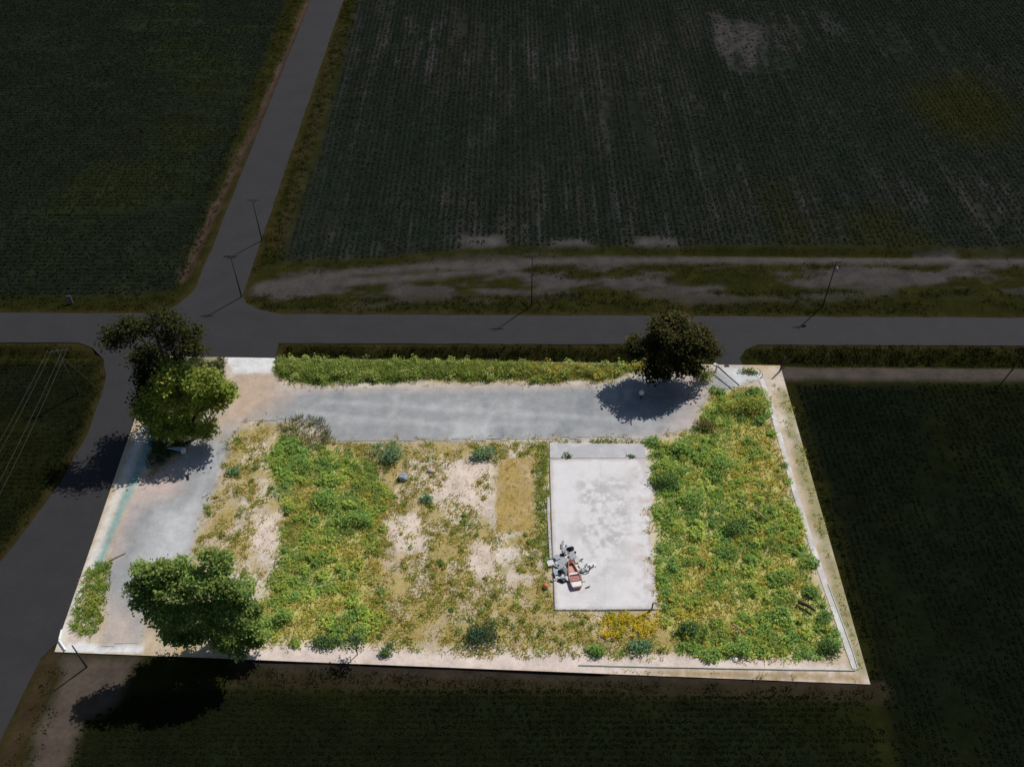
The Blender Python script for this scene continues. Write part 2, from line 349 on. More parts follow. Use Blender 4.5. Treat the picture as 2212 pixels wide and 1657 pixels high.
def lot_col(x, y):
    n1 = fbm(x, y, 7, 5, 41); n2 = fbm(x, y, 1.6, 4, 42); n3 = fbm(x, y, 0.7, 3, 43)
    c = np.empty(x.shape + (3,)); c[:] = (0.45, 0.37, 0.27)                          # pinkish sandy soil
    c = mix(c, (0.57, 0.505, 0.45), np.clip((n1 - 0.46) * 5, 0, 1))
    c = mix(c, (0.40, 0.30, 0.12), np.clip((n2 - 0.50) * 4, 0, 1) * 0.8)
    for p in DENSE: c = mix(c, (0.40, 0.38, 0.125), soft(sdist(x, y, p) + (n2 - 0.5) * 2.5, 1.0) * 0.9)
    for p in PATCHY: c = mix(c, (0.36, 0.29, 0.115), soft(sdist(x, y, p) + (n2 - 0.5) * 2, 1.0) * np.clip((n2 - 0.33) * 4.5, 0, 0.9))
    # bare pale patches
    for pts in ([(545, 965), (580, 960), (578, 1010), (550, 1005)], [(560, 1100), (600, 1110), (608, 1200), (585, 1255), (555, 1200), (540, 1130)], [(880, 1000), (1070, 990), (1065, 1120), (980, 1110), (900, 1060)], [(835, 1130), (900, 1105), (915, 1190), (860, 1200)], [(1020, 1170), (1065, 1180), (1060, 1240), (1020, 1225)], [(1290, 1325), (1310, 1325), (1305, 1362), (1280, 1350)]):
        c = mix(c, (0.62, 0.53, 0.47), soft(sdist(x, y, GP(pts)) + (n2 - 0.5) * 2.6 + (n3 - 0.5) * 1.5, 0.6) * 0.9)
    m = soft(sdist(x, y, DRYRECT) + (n3 - 0.5) * 0.3, 0.15)
    c = mix(c, (0.38, 0.28, 0.10), m); c = mix(c, (0.44, 0.34, 0.20), m * np.clip((n2 - 0.5) * 4, 0, 1))
    m = soft(sdist(x, y, HEDGE), 0.8); c = mix(c, (0.16, 0.17, 0.045), m)
    # sandy band along the near edge and beside the right-hand path
    c = mix(c, (0.60, 0.51, 0.46), soft(1.15 - dline(x, y, GP([(520, 1408), (800, 1420), (1300, 1433), (1860, 1455)])) + (n2 - 0.5) * 2.2, 0.5))
    c = mix(c, (0.55, 0.44, 0.36), soft(0.9 - dline(x, y, PATHL) + (n2 - 0.5) * 1.2, 0.5) * 0.7)
    c = mix(c, (0.30, 0.22, 0.10), soft(0.42 - dline(x, y, GP([(1400, 1452), (1850, 1464)])) + (n3 - 0.5) * 1.0, 0.3) * 0.8)
    c = mix(c, (0.27, 0.25, 0.13), soft(0.85 - dline(x, y, GP([(1692, 850), (1730, 985), (1782, 1168), (1860, 1445)])) + (n2 - 0.5) * 2.0, 0.5) * 0.85)
    # white strip in the near left corner, undarkened road painted pale, blue-green of tree shadow inside it
    c = mix(c, (0.66, 0.67, 0.68), soft(0.45 - dline(x, y, GP([(150, 1398), (300, 1403)])) + (n3 - 0.5) * 0.5, 0.2))
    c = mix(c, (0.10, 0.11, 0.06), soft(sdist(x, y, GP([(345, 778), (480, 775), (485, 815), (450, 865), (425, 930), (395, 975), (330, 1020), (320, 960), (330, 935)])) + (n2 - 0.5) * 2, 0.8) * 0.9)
    c = mix(c, (0.20, 0.36, 0.36), soft(0.55 - dline(x, y, GP([(336, 925), (298, 1020), (250, 1125), (203, 1232)])) + (n3 - 0.5) * 0.9, 0.3) * 0.85)
    c = mix(c, (0.62, 0.59, 0.55), soft(0.50 - dline(x, y, GP([(312, 925), (262, 1050), (204, 1195), (130, 1390)])) + (n3 - 0.5) * 0.5, 0.3) * 0.9)
    # gravel
    g = soft(sdist(x, y, GRAVEL) + (n2 - 0.5) * 1.2 + (n3 - 0.5) * 0.7, 0.5)
    gc = np.empty(c.shape); gc[:] = (0.282, 0.290, 0.300)
    gc = mix(gc, (0.35, 0.36, 0.37), np.clip((fbm(x, y * 2.2, 5, 4, 51) - 0.5) * 4, 0, 1))
    gc = mix(gc, (0.23, 0.245, 0.26), np.clip((fbm(x * 2, y, 4, 4, 52) - 0.56) * 5, 0, 1))
    def blot(pts, col, wd, amt, j=1.6):
        nonlocal gc
        gc = mix(gc, col, soft(sdist(x, y, GP(pts)) + (n2 - 0.5) * j, wd) * amt)
    blot([(500, 790), (620, 800), (610, 860), (560, 900), (470, 940), (440, 920), (470, 860)], (0.47, 0.35, 0.26), 2.2, 0.85)
    blot([(1420, 790), (1545, 780), (1530, 850), (1515, 935), (1390, 960), (1480, 900), (1500, 850)], (0.47, 0.39, 0.36), 1.8, 0.85)
    blot([(1540, 786), (1610, 786), (1655, 820), (1600, 838), (1560, 815)], (0.56, 0.57, 0.58), 0.8, 0.8)
    blot([(290, 1000), (390, 1000), (385, 1060), (290, 1100), (250, 1200), (235, 1200), (260, 1080)], (0.50, 0.40, 0.36), 1.4, 0.85)
    blot([(220, 1290), (300, 1330), (310, 1410), (215, 1410)], (0.48, 0.40, 0.35), 1.5, 0.75)
    blot([(360, 1110), (440, 1080), (410, 1200), (320, 1270), (310, 1200)], (0.50, 0.51, 0.52), 1.8, 0.8)
    blot([(985, 915), (1060, 908), (1065, 950), (970, 950)], (0.48, 0.49, 0.50), 1.0, 0.7)
    blot([(600, 826), (1300, 824), (1300, 838), (600, 846)], (0.50, 0.42, 0.37), 0.9, 0.8)
    for pts in ([(700, 868), (900, 880), (1300, 905), (1480, 920)], [(860, 840), (850, 900), (1010, 935)], [(640, 890), (900, 915), (1200, 918)], [(470, 960), (430, 1060), (360, 1200), (300, 1300)]):
        gc = mix(gc, (0.42, 0.43, 0.44), soft(0.35 - dline(x, y, GP(pts)) + (n2 - 0.5) * 0.8, 0.4) * 0.5)
    c = c * (1 - g[..., None]) + gc * g[..., None]
    c = mix(c, (0.62, 0.62, 0.62), soft(sdist(x, y, GP([(480, 770), (605, 770), (588, 806), (512, 808)])) + (n3 - 0.5) * 0.4, 0.3))  # bright stretch of road surface, painted near-white
    return c
lot_z = lambda x, y: (fbm(x, y, 2.5, 3, 61) - 0.5) * 0.05
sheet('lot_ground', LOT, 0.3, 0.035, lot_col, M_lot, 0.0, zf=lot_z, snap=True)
sheet('gravel_drive', GRAVEL, 0.3, 0.075, lot_col, M_gravel, 0.8)
PATH = np.vstack([PATHL + [0.32, 0], PATHL[::-1] - [0.32, 0]])
def path_col(x, y):
    n = fbm(x, y, 0.9, 3, 71)
    c = np.empty(x.shape + (3,)); c[:] = (0.50, 0.48, 0.46)
    return mix(c, (0.62, 0.61, 0.60), np.clip((n - 0.45) * 4, 0, 1))
sheet('path', PATH, 0.16, 0.10, path_col, M_gravel, 0.0, snap=True)

def road_mesh(name, poly, z, track):
    from mathutils.geometry import tessellate_polygon
    pts = []                                                     # resample the edge and let it wander
    n = len(poly)
    for i in range(n):
        a, b = poly[i], poly[(i + 1) % n]; L = np.hypot(*(b - a)); k = max(1, min(700, int(L / 1.2)))
        for q in range(k): pts.append(a + (b - a) * q / k)
    pts = np.array(pts)
    pts = pts + np.c_[fbm(pts[:, 0], pts[:, 1], 1.8, 3, 81) - 0.5, fbm(pts[:, 0], pts[:, 1], 1.8, 3, 82) - 0.5] * 0.35
    tri = tessellate_polygon([[Vector((p[0], p[1], 0)) for p in pts]])
    n1 = fbm(pts[:, 0], pts[:, 1], 6, 3, 83)
    col = np.array((0.0305, 0.0302, 0.0325)) * (0.94 + 0.12 * n1)[:, None]  # asphalt with the darkening outside the lot in its base colour
    o = link(name, np_mesh(name, np.c_[pts, np.full(len(pts), z)], tri, col), M_asph); o['kind'] = 'structure'
    return o
road_mesh('cross_road', CROSS, 0.010, 0); road_mesh('side_road_far', FAR, 0.014, 0); road_mesh('side_road_near', NEAR, 0.018, 0)
road_mesh('entrance_road', GP([(1545, 744), (1640, 744), (1612, 756), (1597, 775), (1606, 793), (1542, 793), (1546, 770)]), 0.022, 0)

# ------------------------------------------------------------------ concrete slab on the lot
def slab_col(x, y):
    n1 = fbm(x, y, 3, 4, 91); n2 = fbm(x, y, 0.9, 4, 92)
    c = np.empty(x.shape + (3,)); c[:] = (0.63, 0.615, 0.63)
    st = soft(sdist(x, y, GP([(1240, 1032), (1368, 1032), (1375, 1150), (1300, 1250), (1240, 1160)])) + (n1 - 0.5) * 3, 1.0)
    c = mix(c, (0.45, 0.44, 0.44), st * np.clip((fbm(x, y, 0.55, 4, 98) * 0.6 + n2 * 0.4 - 0.42) * 6, 0, 1))
    rt = soft(2.6 - dline(x, y, GP([(1408, 1000), (1412, 1150), (1424, 1310)])) + (n1 - 0.5) * 2.5, 1.0)
    c = mix(c, (0.52, 0.47, 0.45), rt * np.clip((n2 - 0.42) * 5, 0, 1))
    c = mix(c, (0.53, 0.52, 0.52), np.clip((n1 - 0.55) * 4, 0, 0.6))
    cr = np.abs(fbm(x, y, 4.5, 3, 93) - 0.5)
    c = mix(c, (0.33, 0.31, 0.30), np.clip(1 - cr / 0.005, 0, 1) * np.clip((n1 - 0.45) * 5, 0, 1) * 0.3)
    cr2 = np.abs(fbm(x, y, 7.5, 3, 97) - 0.5); c = mix(c, (0.30, 0.28, 0.26), np.clip(1 - cr2 / 0.004, 0, 1) * np.clip((n2 - 0.45) * 5, 0, 1) * 0.25)
    jl = np.minimum(dline(x, y, GP([(1190, 1110), (1410, 1110)])), dline(x, y, GP([(1296, 994), (1308, 1318)])))
    c = mix(c, (0.40, 0.38, 0.37), soft(0.05 - jl + (n2 - 0.5) * 0.1, 0.06) * 0.25)
    ed = soft(0.3 + sdist(x, y, SLAB) * -1 + (n2 - 0.5) * 0.6, 0.2); return mix(c, (0.44, 0.40, 0.37), ed * 0.7)
slab = thing('concrete_slab', 'large pale concrete floor slab with grey apron amid the weeds', 'slab', (0, 0, 0))
def thick_sheet(name, poly, res, z, h, colf, mat, parent, rag):
    o = sheet(name, poly, res, z + h, colf, mat, rag, kind=None, snap=True); o.parent = parent
    import bmesh
    bm = bmesh.new(); bm.from_mesh(o.data)
    e = [q for q in bm.edges if q.is_boundary]
    r = bmesh.ops.extrude_edge_only(bm, edges=e)
    for v in r['geom']:
        if isinstance(v, bmesh.types.BMVert): v.co.z -= h
    bm.normal_update(); bm.to_mesh(o.data); bm.free()
    return o
thick_sheet('floor_panel', SLAB, 0.14, 0.03, 0.17, slab_col, M_conc, slab, 0.0)
def apron_col(x, y):
    n = fbm(x, y, 1.2, 4, 95); c = np.empty(x.shape + (3,)); c[:] = (0.42, 0.42, 0.44)
    return mix(c, (0.50, 0.49, 0.50), np.clip((n - 0.45) * 4, 0, 1))
thick_sheet('apron', APRON, 0.14, 0.03, 0.13, apron_col, M_conc, slab, 0.0)
_e = GP([(1184.5, 1075), (1184.5, 1112), (1187.5, 1165), (1190, 1210)])
for a, b in zip(_e[:-1], _e[1:]):
    L = np.hypot(*(b - a)) - 0.08; mid = (a + b) / 2
    MB().box((mid[0], mid[1], 0.12), (0.26, L, 0.2), math.atan2(b[1] - a[1], b[0] - a[0]) - math.pi / 2).build('kerb_block', M_kerb, slab)

# ------------------------------------------------------------------ plant generators
def blades(P, h, spread, nb, width, colors, jitter=0.18, lean=0.5):
    """P (n,3) tufts -> single-triangle blades; colors (n,3)"""
    n = len(P); k = n * nb
    P = np.repeat(P, nb, 0); h = np.repeat(h, nb) * rng.uniform(0.55, 1.15, k); sp = np.repeat(spread, nb)
    az = rng.uniform(0, 2 * np.pi, k); r = np.sqrt(rng.uniform(0, 1, k)) * sp
    b = P + np.c_[np.cos(az) * r, np.sin(az) * r, np.zeros(k)]
    az2 = az + rng.normal(0, 0.8, k); ln = rng.uniform(0.1, 1, k) * lean * h
    tip = b + np.c_[np.cos(az2) * ln, np.sin(az2) * ln, h]
    wa = rng.uniform(0, 2 * np.pi, k); wv = np.c_[np.cos(wa), np.sin(wa), np.zeros(k)] * (width * rng.uniform(0.6, 1.3, k))[:, None] * 0.5
    V = np.stack([b - wv, b + wv, tip], 1).reshape(-1, 3)
    c = np.repeat(colors, nb, 0) * rng.uniform(1 - jitter, 1 + jitter, (k, 1))
    c[:, 0] *= rng.uniform(0.88, 1.12, k)
    return V, np.arange(3 * k).reshape(-1, 3), np.repeat(np.clip(c, 0, 1), 3, 0)
def leaves(Cn, size, colors, up=0.6, jitter=0.2, aspect=0.6):
    """one diamond leaf per centre"""
    n = len(Cn)
    nrm = rng.normal(0, 1, (n, 3)); nrm[:, 2] = np.abs(nrm[:, 2]) + up * 1.5; nrm /= np.linalg.norm(nrm, axis=1)[:, None]
    a = rng.normal(0, 1, (n, 3)); u = np.cross(nrm, a); u /= np.linalg.norm(u, axis=1)[:, None]; v = np.cross(nrm, u)
    s = (size * rng.uniform(0.6, 1.35, n))[:, None]
    V = np.stack([Cn - u * s * 0.5, Cn + v * s * aspect * 0.5 + nrm * s * 0.08, Cn + u * s * 0.5, Cn - v * s * aspect * 0.5 + nrm * s * 0.08], 1).reshape(-1, 3)
    c = colors * rng.uniform(1 - jitter, 1 + jitter, (n, 1)); c[:, 0] *= rng.uniform(0.85, 1.15, n)
    return V, np.arange(4 * n).reshape(-1, 4), np.repeat(np.clip(c, 0, 1), 4, 0)
def clumps(P, rad, hgt, m, lsize, colors, up=0.6, jitter=0.2):
    """P (n,3) clump bases -> m leaves each in a dome"""
    n = len(P); k = n * m
    th = rng.uniform(0, 2 * np.pi, k); q = rng.uniform(0.05, 1, k) ** 0.5; el = rng.uniform(0, 1, k)
    R = np.repeat(rad, m) * q; rr = R * np.sqrt(1 - (el * 0.9) ** 2)
    c = np.repeat(P, m, 0) + np.c_[np.cos(th) * rr, np.sin(th) * rr, np.repeat(hgt, m) * (0.1 + 0.9 * el * q)]
    return leaves(c, np.repeat(lsize, m), np.repeat(colors, m, 0), up, jitter)
def stuff(name, V, Q, col, mat, label, cat):
    o = link(name, np_mesh(name, V, Q, col), mat); o['kind'] = 'stuff'; tag(o, label, cat); return o
def scatter(poly, per_m2, edge=0.0):
    x0, y0 = poly.min(0); x1, y1 = poly.max(0)
    n = int((x1 - x0) * (y1 - y0) * per_m2)
    x = rng.uniform(x0, x1, n); y = rng.uniform(y0, y1, n)
    k = sdist(x, y, poly) + (fbm(x, y, 1.6, 3, 101) - 0.5) * edge > 0
    return x[k], y[k]
def cchoose(n, cols, wts):
    return np.array(cols)[rng.choice(len(cols), n, p=np.array(wts) / np.sum(wts))]

# ------------------------------------------------------------------ crops on the fields, the surround's darkening put into their colours
ROADS = (CROSS, FAR, NEAR, GP([(1545, 744), (1640, 744), (1612, 756), (1597, 775), (1606, 793), (1542, 793), (1546, 770)]))
def off_road(x, y, gap=0.5):
    k = np.ones(len(x), bool)
    for r in ROADS: k &= sdist(x, y, r) < -gap
    return k
def crop(name, poly, row, step, along, hgt, lsz, m, cols, wts, label, dens=0.0, streak=(0.12, 1.0), yellow=0.0):
    x0, y0 = np.maximum(poly.min(0), (-130, 22)); x1, y1 = np.minimum(poly.max(0), (130, 222))
    if along == 'y': a = np.arange(x0, x1, row); b = np.arange(y0, y1, step)
    else: a = np.arange(y0, y1, row); b = np.arange(x0, x1, step)
    A, B = np.meshgrid(a, b); A = A.ravel() + rng.normal(0, 0.06, A.size); B = B.ravel() + rng.uniform(-step, step, B.size) * 0.5
    x, y = (A, B) if along == 'y' else (B, A)
    ang = math.radians(-1.0); x, y = x * math.cos(ang) - y * math.sin(ang) * 0, y
    sx, sy = streak if along == 'y' else streak[::-1]
    n1 = fbm(x * (1 if along == 'y' else 0.15), y * (0.15 if along == 'y' else 1), 2.0, 4, 3)
    n0 = fbm(x, y, 14, 5, 1)
    px, py = topx(x, y)
    vis = (px > -90) & (px < 2302) & (py > -70) & (py < 1740)
    keep = vis & (sdist(x, y, poly) + (fbm(x, y, 2.5, 3, 7) - 0.5) * (0.4 if poly is FIELD_B else 2) > 0) & off_road(x, y, 1.2)
    thin = np.clip((n1 - 0.55) * 4, 0, 1) * np.clip((n0 - 0.4) * 4, 0, 1) + dens
    keep &= rng.uniform(0, 1, len(x)) > thin
    for k, r in enumerate(RUBBLE): keep &= (sdist(x, y, r) < -0.2) | (rng.uniform(0, 1, len(x)) < (0.3 if k == 3 else 0.12))
    x, y, n1, n0 = x[keep], y[keep], n1[keep], n0[keep]
    n = len(x); c = cchoose(n, cols, wts) * (0.75 + 0.6 * fbm(x, y, 20, 3, 8))[:, None]
    ye = np.clip((fbm(x, y, 22, 3, 66) - 0.58) * 8, 0, 1) * yellow
    if poly is FIELD_R: ye = sum(soft(sdist(x, y, yp) + (n0 - 0.5) * 8, 4) for yp in YEL) * 0.7
    c = mix(c, (0.026, 0.026, 0.005), ye)
    hs = np.full(n, hgt) * rng.uniform(0.6, 1.2, n) * (0.7 + 0.9 * np.clip((topx(x, y)[0] - 1300) / 600, 0, 1) if along == 'y' else 1)
    V, Qd, cc = clumps(np.c_[x, y, H(x, y)], np.full(n, row * 0.42), hs, m, np.full(n, lsz), c, 1.3)
    return stuff(name, V, Qd, cc, M_crop, label, 'crop')
G1, G2, G3, G4 = (0.015, 0.021, 0.0155), (0.019, 0.025, 0.018), (0.012, 0.0175, 0.0115), (0.024, 0.025, 0.019)
crop('row_crop', FIELD_R, 0.9, 0.42, 'y', 0.17, 0.30, 6, [G1, G2, G3, G4], [5, 3, 3, 2], 'grey-green crop, darkened by colour, in long rows filling the large field beyond the cross road', 0.05)
crop('row_crop', FIELD_L, 0.9, 0.48, 'x', 0.2, 0.32, 6, [(0.0125, 0.0185, 0.012), (0.016, 0.022, 0.014), (0.010, 0.0145, 0.007), (0.021, 0.024, 0.014)], [5, 3, 3, 1], 'green crop, darkened by colour, filling the upper left field beside the receding road', 0.05, yellow=0.4)
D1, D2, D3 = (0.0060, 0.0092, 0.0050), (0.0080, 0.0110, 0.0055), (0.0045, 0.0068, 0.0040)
crop('row_crop', FIELD_NR, 0.7, 0.42, 'y', 0.07, 0.20, 9, [D1, D2, D3], [4, 3, 4], 'green crop, strongly darkened by colour, in the field right of the lot', 0.1, yellow=0.35)
crop('row_crop', FIELD_B, 0.6, 0.34, 'x', 0.09, 0.20, 9, [(0.0080, 0.0115, 0.0038), (0.0110, 0.0140, 0.0042), (0.0060, 0.0080, 0.0032)], [4, 3, 3], 'green crop, darkened by colour, in front of the lot along the bottom', 0.08, yellow=0.3)
crop('row_crop', FIELD_NL, 0.7, 0.42, 'x', 0.08, 0.20, 9, [(0.0080, 0.0115, 0.0040), (0.0110, 0.0130, 0.0042), (0.0060, 0.0080, 0.0032)], [4, 2, 3], 'rough green sward, darkened by colour, under the power lines on the left', 0.1, yellow=0.35)

# verge grass outside the lot, darkening put into its blade colours
def verge():
    Vs, Qs, Cs, off = [], [], [], 0
    zones = [([(-300, 742), (60, 744), (150, 746), (190, 754), (215, 780), (221, 815), (205, 868), (172, 950), (118, 1045), (50, 1130), (-20, 1215), (-60, 1200), (40, 1080), (140, 920), (190, 800), (-300, 795)], 4, 0.45, 0),
             ([(620, 748), (1000, 748), (1550, 750), (1500, 788), (900, 782), (600, 776), (604, 760)], 6, 0.55, 0),
             ([(1595, 770), (1630, 750), (2212, 751), (2800, 756), (2800, 792), (2212, 792), (1690, 788)], 6, 0.6, 0),
             ([(530, 655), (560, 632), (700, 640), (900, 645), (1300, 630), (2212, 625), (2800, 630), (2800, 682), (2212, 682), (1500, 676), (700, 672), (570, 668)], 4, 0.4, 1),
             ([(600, 600), (620, 560), (800, 560), (1050, 535), (1600, 532), (2212, 545), (2800, 548), (2800, 620), (1900, 600), (1250, 620), (1150, 600), (800, 590)], 1.3, 0.35, 1),
             ([(540, 590), (600, 440), (680, 220), (742, 0), (775, -60), (790, -60), (775, 0), (700, 240), (640, 440), (605, 560)], 3, 0.45, 0),
             ([(395, 620), (460, 470), (560, 240), (655, 0), (690, -60), (650, -60), (540, 190), (420, 470), (370, 630), (200, 640), (0, 640), (0, 668), (300, 672), (370, 655)], 3, 0.45, 2),
             ([(1690, 785), (1760, 985), (1850, 1290), (1900, 1500), (1886, 1492), (1836, 1300), (1740, 965)], 5, 0.5, 0),
             ([(520, 1432), (900, 1456), (1300, 1472), (1885, 1494), (1900, 1512), (1300, 1494), (900, 1484), (520, 1482)], 5, 0.4, 0),
             ([(110, 1425), (85, 1500), (30, 1620), (0, 1680), (60, 1700), (100, 1600), (130, 1500), (140, 1440)], 2, 0.4, 2)]
    for pts, per, hh, kind in zones:
        x, y = scatter(GP(pts), per, 1.5)
        k = off_road(x, y, 0.25) & (sdist(x, y, LOT) < -0.25)
        for pl, wd, _ in TRACKS: k &= dline(x, y, pl) > wd
        for r in RUBBLE: k &= sdist(x, y, r) < 0
        px, py = topx(x, y); k &= (px > -90) & (px < 2302) & (py > -60)
        if kind == 1: k &= fbm(x * 0.3, y, 2.0, 5, 9) < 0.56
        x, y = x[k], y[k]; n = len(x)
        cols, wts = (([(0.014, 0.019, 0.006), (0.020, 0.023, 0.006), (0.010, 0.014, 0.005)], [3, 2, 2]), ([(0.020, 0.024, 0.007), (0.028, 0.029, 0.009), (0.014, 0.018, 0.006)], [3, 2, 2]), ([(0.020, 0.022, 0.006), (0.032, 0.023, 0.006), (0.012, 0.016, 0.005)], [3, 2, 2]))[kind]
        V, Qd, c = blades(np.c_[x, y, H(x, y)], np.full(n, hh * 0.5), np.full(n, 0.35), 7, 0.12, cchoose(n, cols, wts) * 1.25, lean=1.6)
        Vs.append(V); Qs.append(Qd + off); Cs.append(c); off += len(V)
    stuff('verge_grass', np.vstack(Vs), np.vstack(Qs), np.vstack(Cs), M_crop, 'rough grass, darkened by colour, along the road verges and field margins', 'grass')
verge()

# ------------------------------------------------------------------ weeds on the lot
def cat(parts):
    Vs, Qs, Cs, off = [], [], [], 0
    for V, Qd, c in parts: Vs.append(V); Qs.append(Qd + off); Cs.append(c); off += len(V)
    return np.vstack(Vs), np.vstack(Qs), np.vstack(Cs)
GR = [(0.335, 0.475, 0.102), (0.458, 0.564, 0.119), (0.239, 0.397, 0.11), (0.581, 0.583, 0.155), (0.186, 0.311, 0.089)]
YE = [(0.58, 0.499, 0.105), (0.483, 0.467, 0.089), (0.676, 0.531, 0.178), (0.354, 0.386, 0.075)]
DR = [(0.598, 0.483, 0.24), (0.517, 0.425, 0.168), (0.414, 0.356, 0.114)]
def clear_of(x, y):
    k = (sdist(x, y, SLAB) < -0.05) & (sdist(x, y, APRON) < -0.05) & (sdist(x, y, GRAVEL) < 0.15) & (dline(x, y, PATHL) > 0.5) & (sdist(x, y, LOT) > 0.2)
    return k
def lot_weeds():
    bl, lf = [], []
    # dense stands
    for i, p in enumerate(DENSE):
        x, y = scatter(p, 9, 2.2); k = (sdist(x, y, SLAB) < 0.25) & (sdist(x, y, APRON) < 0.1) & (dline(x, y, PATHL) > 0.45)
        x, y = x[k], y[k]; n = len(x); hn = fbm(x, y, 2.2, 3, 201); yl = fbm(x, y, 7, 3, 202)
        px, py = topx(x, y)
        yl = yl + (np.clip((px - 1530) / 120, 0, 1) * np.clip((1120 - py) / 140, 0, 1) * 0.28 if i == 0 else np.where((py > 1150) & (px > 640), 0.06, 0))
        c = np.where((yl + rng.normal(0, 0.06, n) > 0.56)[:, None], cchoose(n, YE, [3, 3, 2, 2]), cchoose(n, GR, [4, 3, 3, 1.5, 2]))
        k = rng.uniform(0, 1, n) < 0.95
        bl.append(blades(np.c_[x, y, np.full(n, 0.03)][k], (0.10 + 0.42 * hn)[k], np.full(k.sum(), 0.32), 6, 0.17, c[k] * (0.8 + 0.5 * hn[k])[:, None], 0.25, 2.4))
        k = (hn + rng.normal(0, 0.05, n) > 0.50) & (rng.uniform(0, 1, n) < 0.20)
        k2 = (fbm(x, y, 4.5, 3, 207) > 0.5) & (rng.uniform(0, 1, n) < 0.035); q = k2.sum()
        lf.append(clumps(np.c_[x, y, np.full(n, 0.02)][k2], rng.uniform(0.6, 1.3, q), rng.uniform(0.35, 1.0, q), 110, rng.uniform(0.2, 0.32, q), cchoose(q, GR[:3] + [GR[4], GR[1]], [3, 3, 3, 3, 1]) * rng.uniform(0.8, 1.25, (q, 1)), 1.4, 0.2))
        q = k.sum(); lf.append(clumps(np.c_[x, y, np.full(n, 0.05)][k], rng.uniform(0.3, 0.75, q), rng.uniform(0.25, 0.8, q), 46, rng.uniform(0.16, 0.30, q), cchoose(q, GR[:3] + [GR[4], YE[1]], [4, 3, 3, 2, 1.5]), 1.4, 0.25))
    # patchy tufts over tan ground
    for i, p in enumerate(PATCHY):
        x, y = scatter(p, 10, 1.5); k = clear_of(x, y) & (sdist(x, y, DRYRECT) < 0)
        n2 = fbm(x, y, 1.7, 3, 211); n1 = fbm(x, y, 9, 3, 212); px, py = topx(x, y)
        bias = np.clip((py - 1120) / 250, 0, 1) * 0.07 - np.where((py < 1130) & (px > 860) & (px < 1075), 0.07, 0) - (0.05 if i == 1 else 0)
        k &= n2 + bias + (n1 - 0.5) * 0.25 > 0.435
        for pts in ([(835, 1130), (900, 1105), (915, 1190), (860, 1200)], [(1020, 1170), (1065, 1180), (1060, 1240), (1020, 1225)], [(560, 1100), (600, 1110), (608, 1200), (585, 1255), (555, 1200)]):
            k &= ~((sdist(x, y, GP(pts)) > -0.3) & (rng.uniform(0, 1, len(x)) < 0.85))
        x, y = x[k], y[k]; n = len(x)
        c = cchoose(n, GR[:2] + YE + DR, [1.2, 1.5, 3, 3, 2, 3, 0.8, 1, 1])
        bl.append(blades(np.c_[x, y, np.full(n, 0.03)], rng.uniform(0.10, 0.32, n), np.full(n, 0.26), 8, 0.13, c, 0.25, 1.8))
        k = rng.uniform(0, 1, n) < 0.055; q = k.sum()
        lf.append(clumps(np.c_[x, y, np.full(n, 0.04)][k], rng.uniform(0.25, 0.5, q), rng.uniform(0.25, 0.6, q), 30, rng.uniform(0.14, 0.22, q), cchoose(q, GR + YE, [2, 2, 2, 1, 2, 1.5, 1.5, 1, 2]) * 0.8, 0.7, 0.25))
        # sparse dry stalks between
        x, y = scatter(p, 3, 1.0); k = clear_of(x, y) & (sdist(x, y, DRYRECT) < 0); x, y = x[k], y[k]; n = len(x)
        bl.append(blades(np.c_[x, y, np.full(n, 0.03)], rng.uniform(0.1, 0.3, n), np.full(n, 0.3), 5, 0.08, cchoose(n, DR + [YE[0]], [3, 3, 2, 2]), 0.2, 1.2))
    # mown dry rectangle, green strip by the slab, near-left verge
    x, y = scatter(DRYRECT, 10, 0.1); n = len(x)
    bl.append(blades(np.c_[x, y, np.full(n, 0.03)], np.full(n, 0.10), np.full(n, 0.2), 5, 0.07, cchoose(n, [(0.36, 0.26, 0.09), (0.30, 0.23, 0.06), (0.40, 0.31, 0.16)], [3, 2, 2]), 0.15, 1.2))
    for pts, per, hh, mixc in (([(1156, 958), (1184, 958), (1184, 1075), (1190, 1230), (1176, 1230), (1160, 1150)], 14, 0.35, GR[:3]), (None, 10, 0.7, GR[:4]), ([(1186, 952), (1395, 954), (1395, 958), (1186, 957)], 14, 0.3, [GR[2], GR[4], YE[1]])):
        x, y = scatter(BOTLEFT if pts is None else GP(pts), per, 1.0 if pts is None else 0.3); n = len(x)
        bl.append(blades(np.c_[x, y, np.full(n, 0.03)], rng.uniform(0.5, 1.1, n) * hh, np.full(n, 0.25), 9, 0.12, cchoose(n, list(mixc) + [YE[0]], [3, 3, 3, 1.5][:len(mixc)] + [1.5]), 0.25, 0.9))
    # undergrowth below the trees at the junction
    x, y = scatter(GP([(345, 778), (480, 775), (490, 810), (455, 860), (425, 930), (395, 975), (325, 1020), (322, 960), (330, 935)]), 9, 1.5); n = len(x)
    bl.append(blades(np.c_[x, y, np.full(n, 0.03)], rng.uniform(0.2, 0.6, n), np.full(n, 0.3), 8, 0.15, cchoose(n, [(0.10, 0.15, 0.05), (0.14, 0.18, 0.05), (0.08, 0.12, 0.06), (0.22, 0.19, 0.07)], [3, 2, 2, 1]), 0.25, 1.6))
    # ragged grass on gravel borders
    s = GRAVEL; xx, yy = [], []
    for i in range(len(s)):
        a, b = s[i], s[(i + 1) % len(s)]; L = np.hypot(*(b - a)); q = int(L * 5); t = rng.uniform(0, 1, q); o = rng.normal(0.0, 0.45, q)
        nr = np.array([b[1] - a[1], -(b[0] - a[0])]) / max(L, 1e-6)
        xx.append(a[0] + (b[0] - a[0]) * t + nr[0] * o); yy.append(a[1] + (b[1] - a[1]) * t + nr[1] * o)
    x = np.concatenate(xx); y = np.concatenate(yy); px, py = topx(x, y)
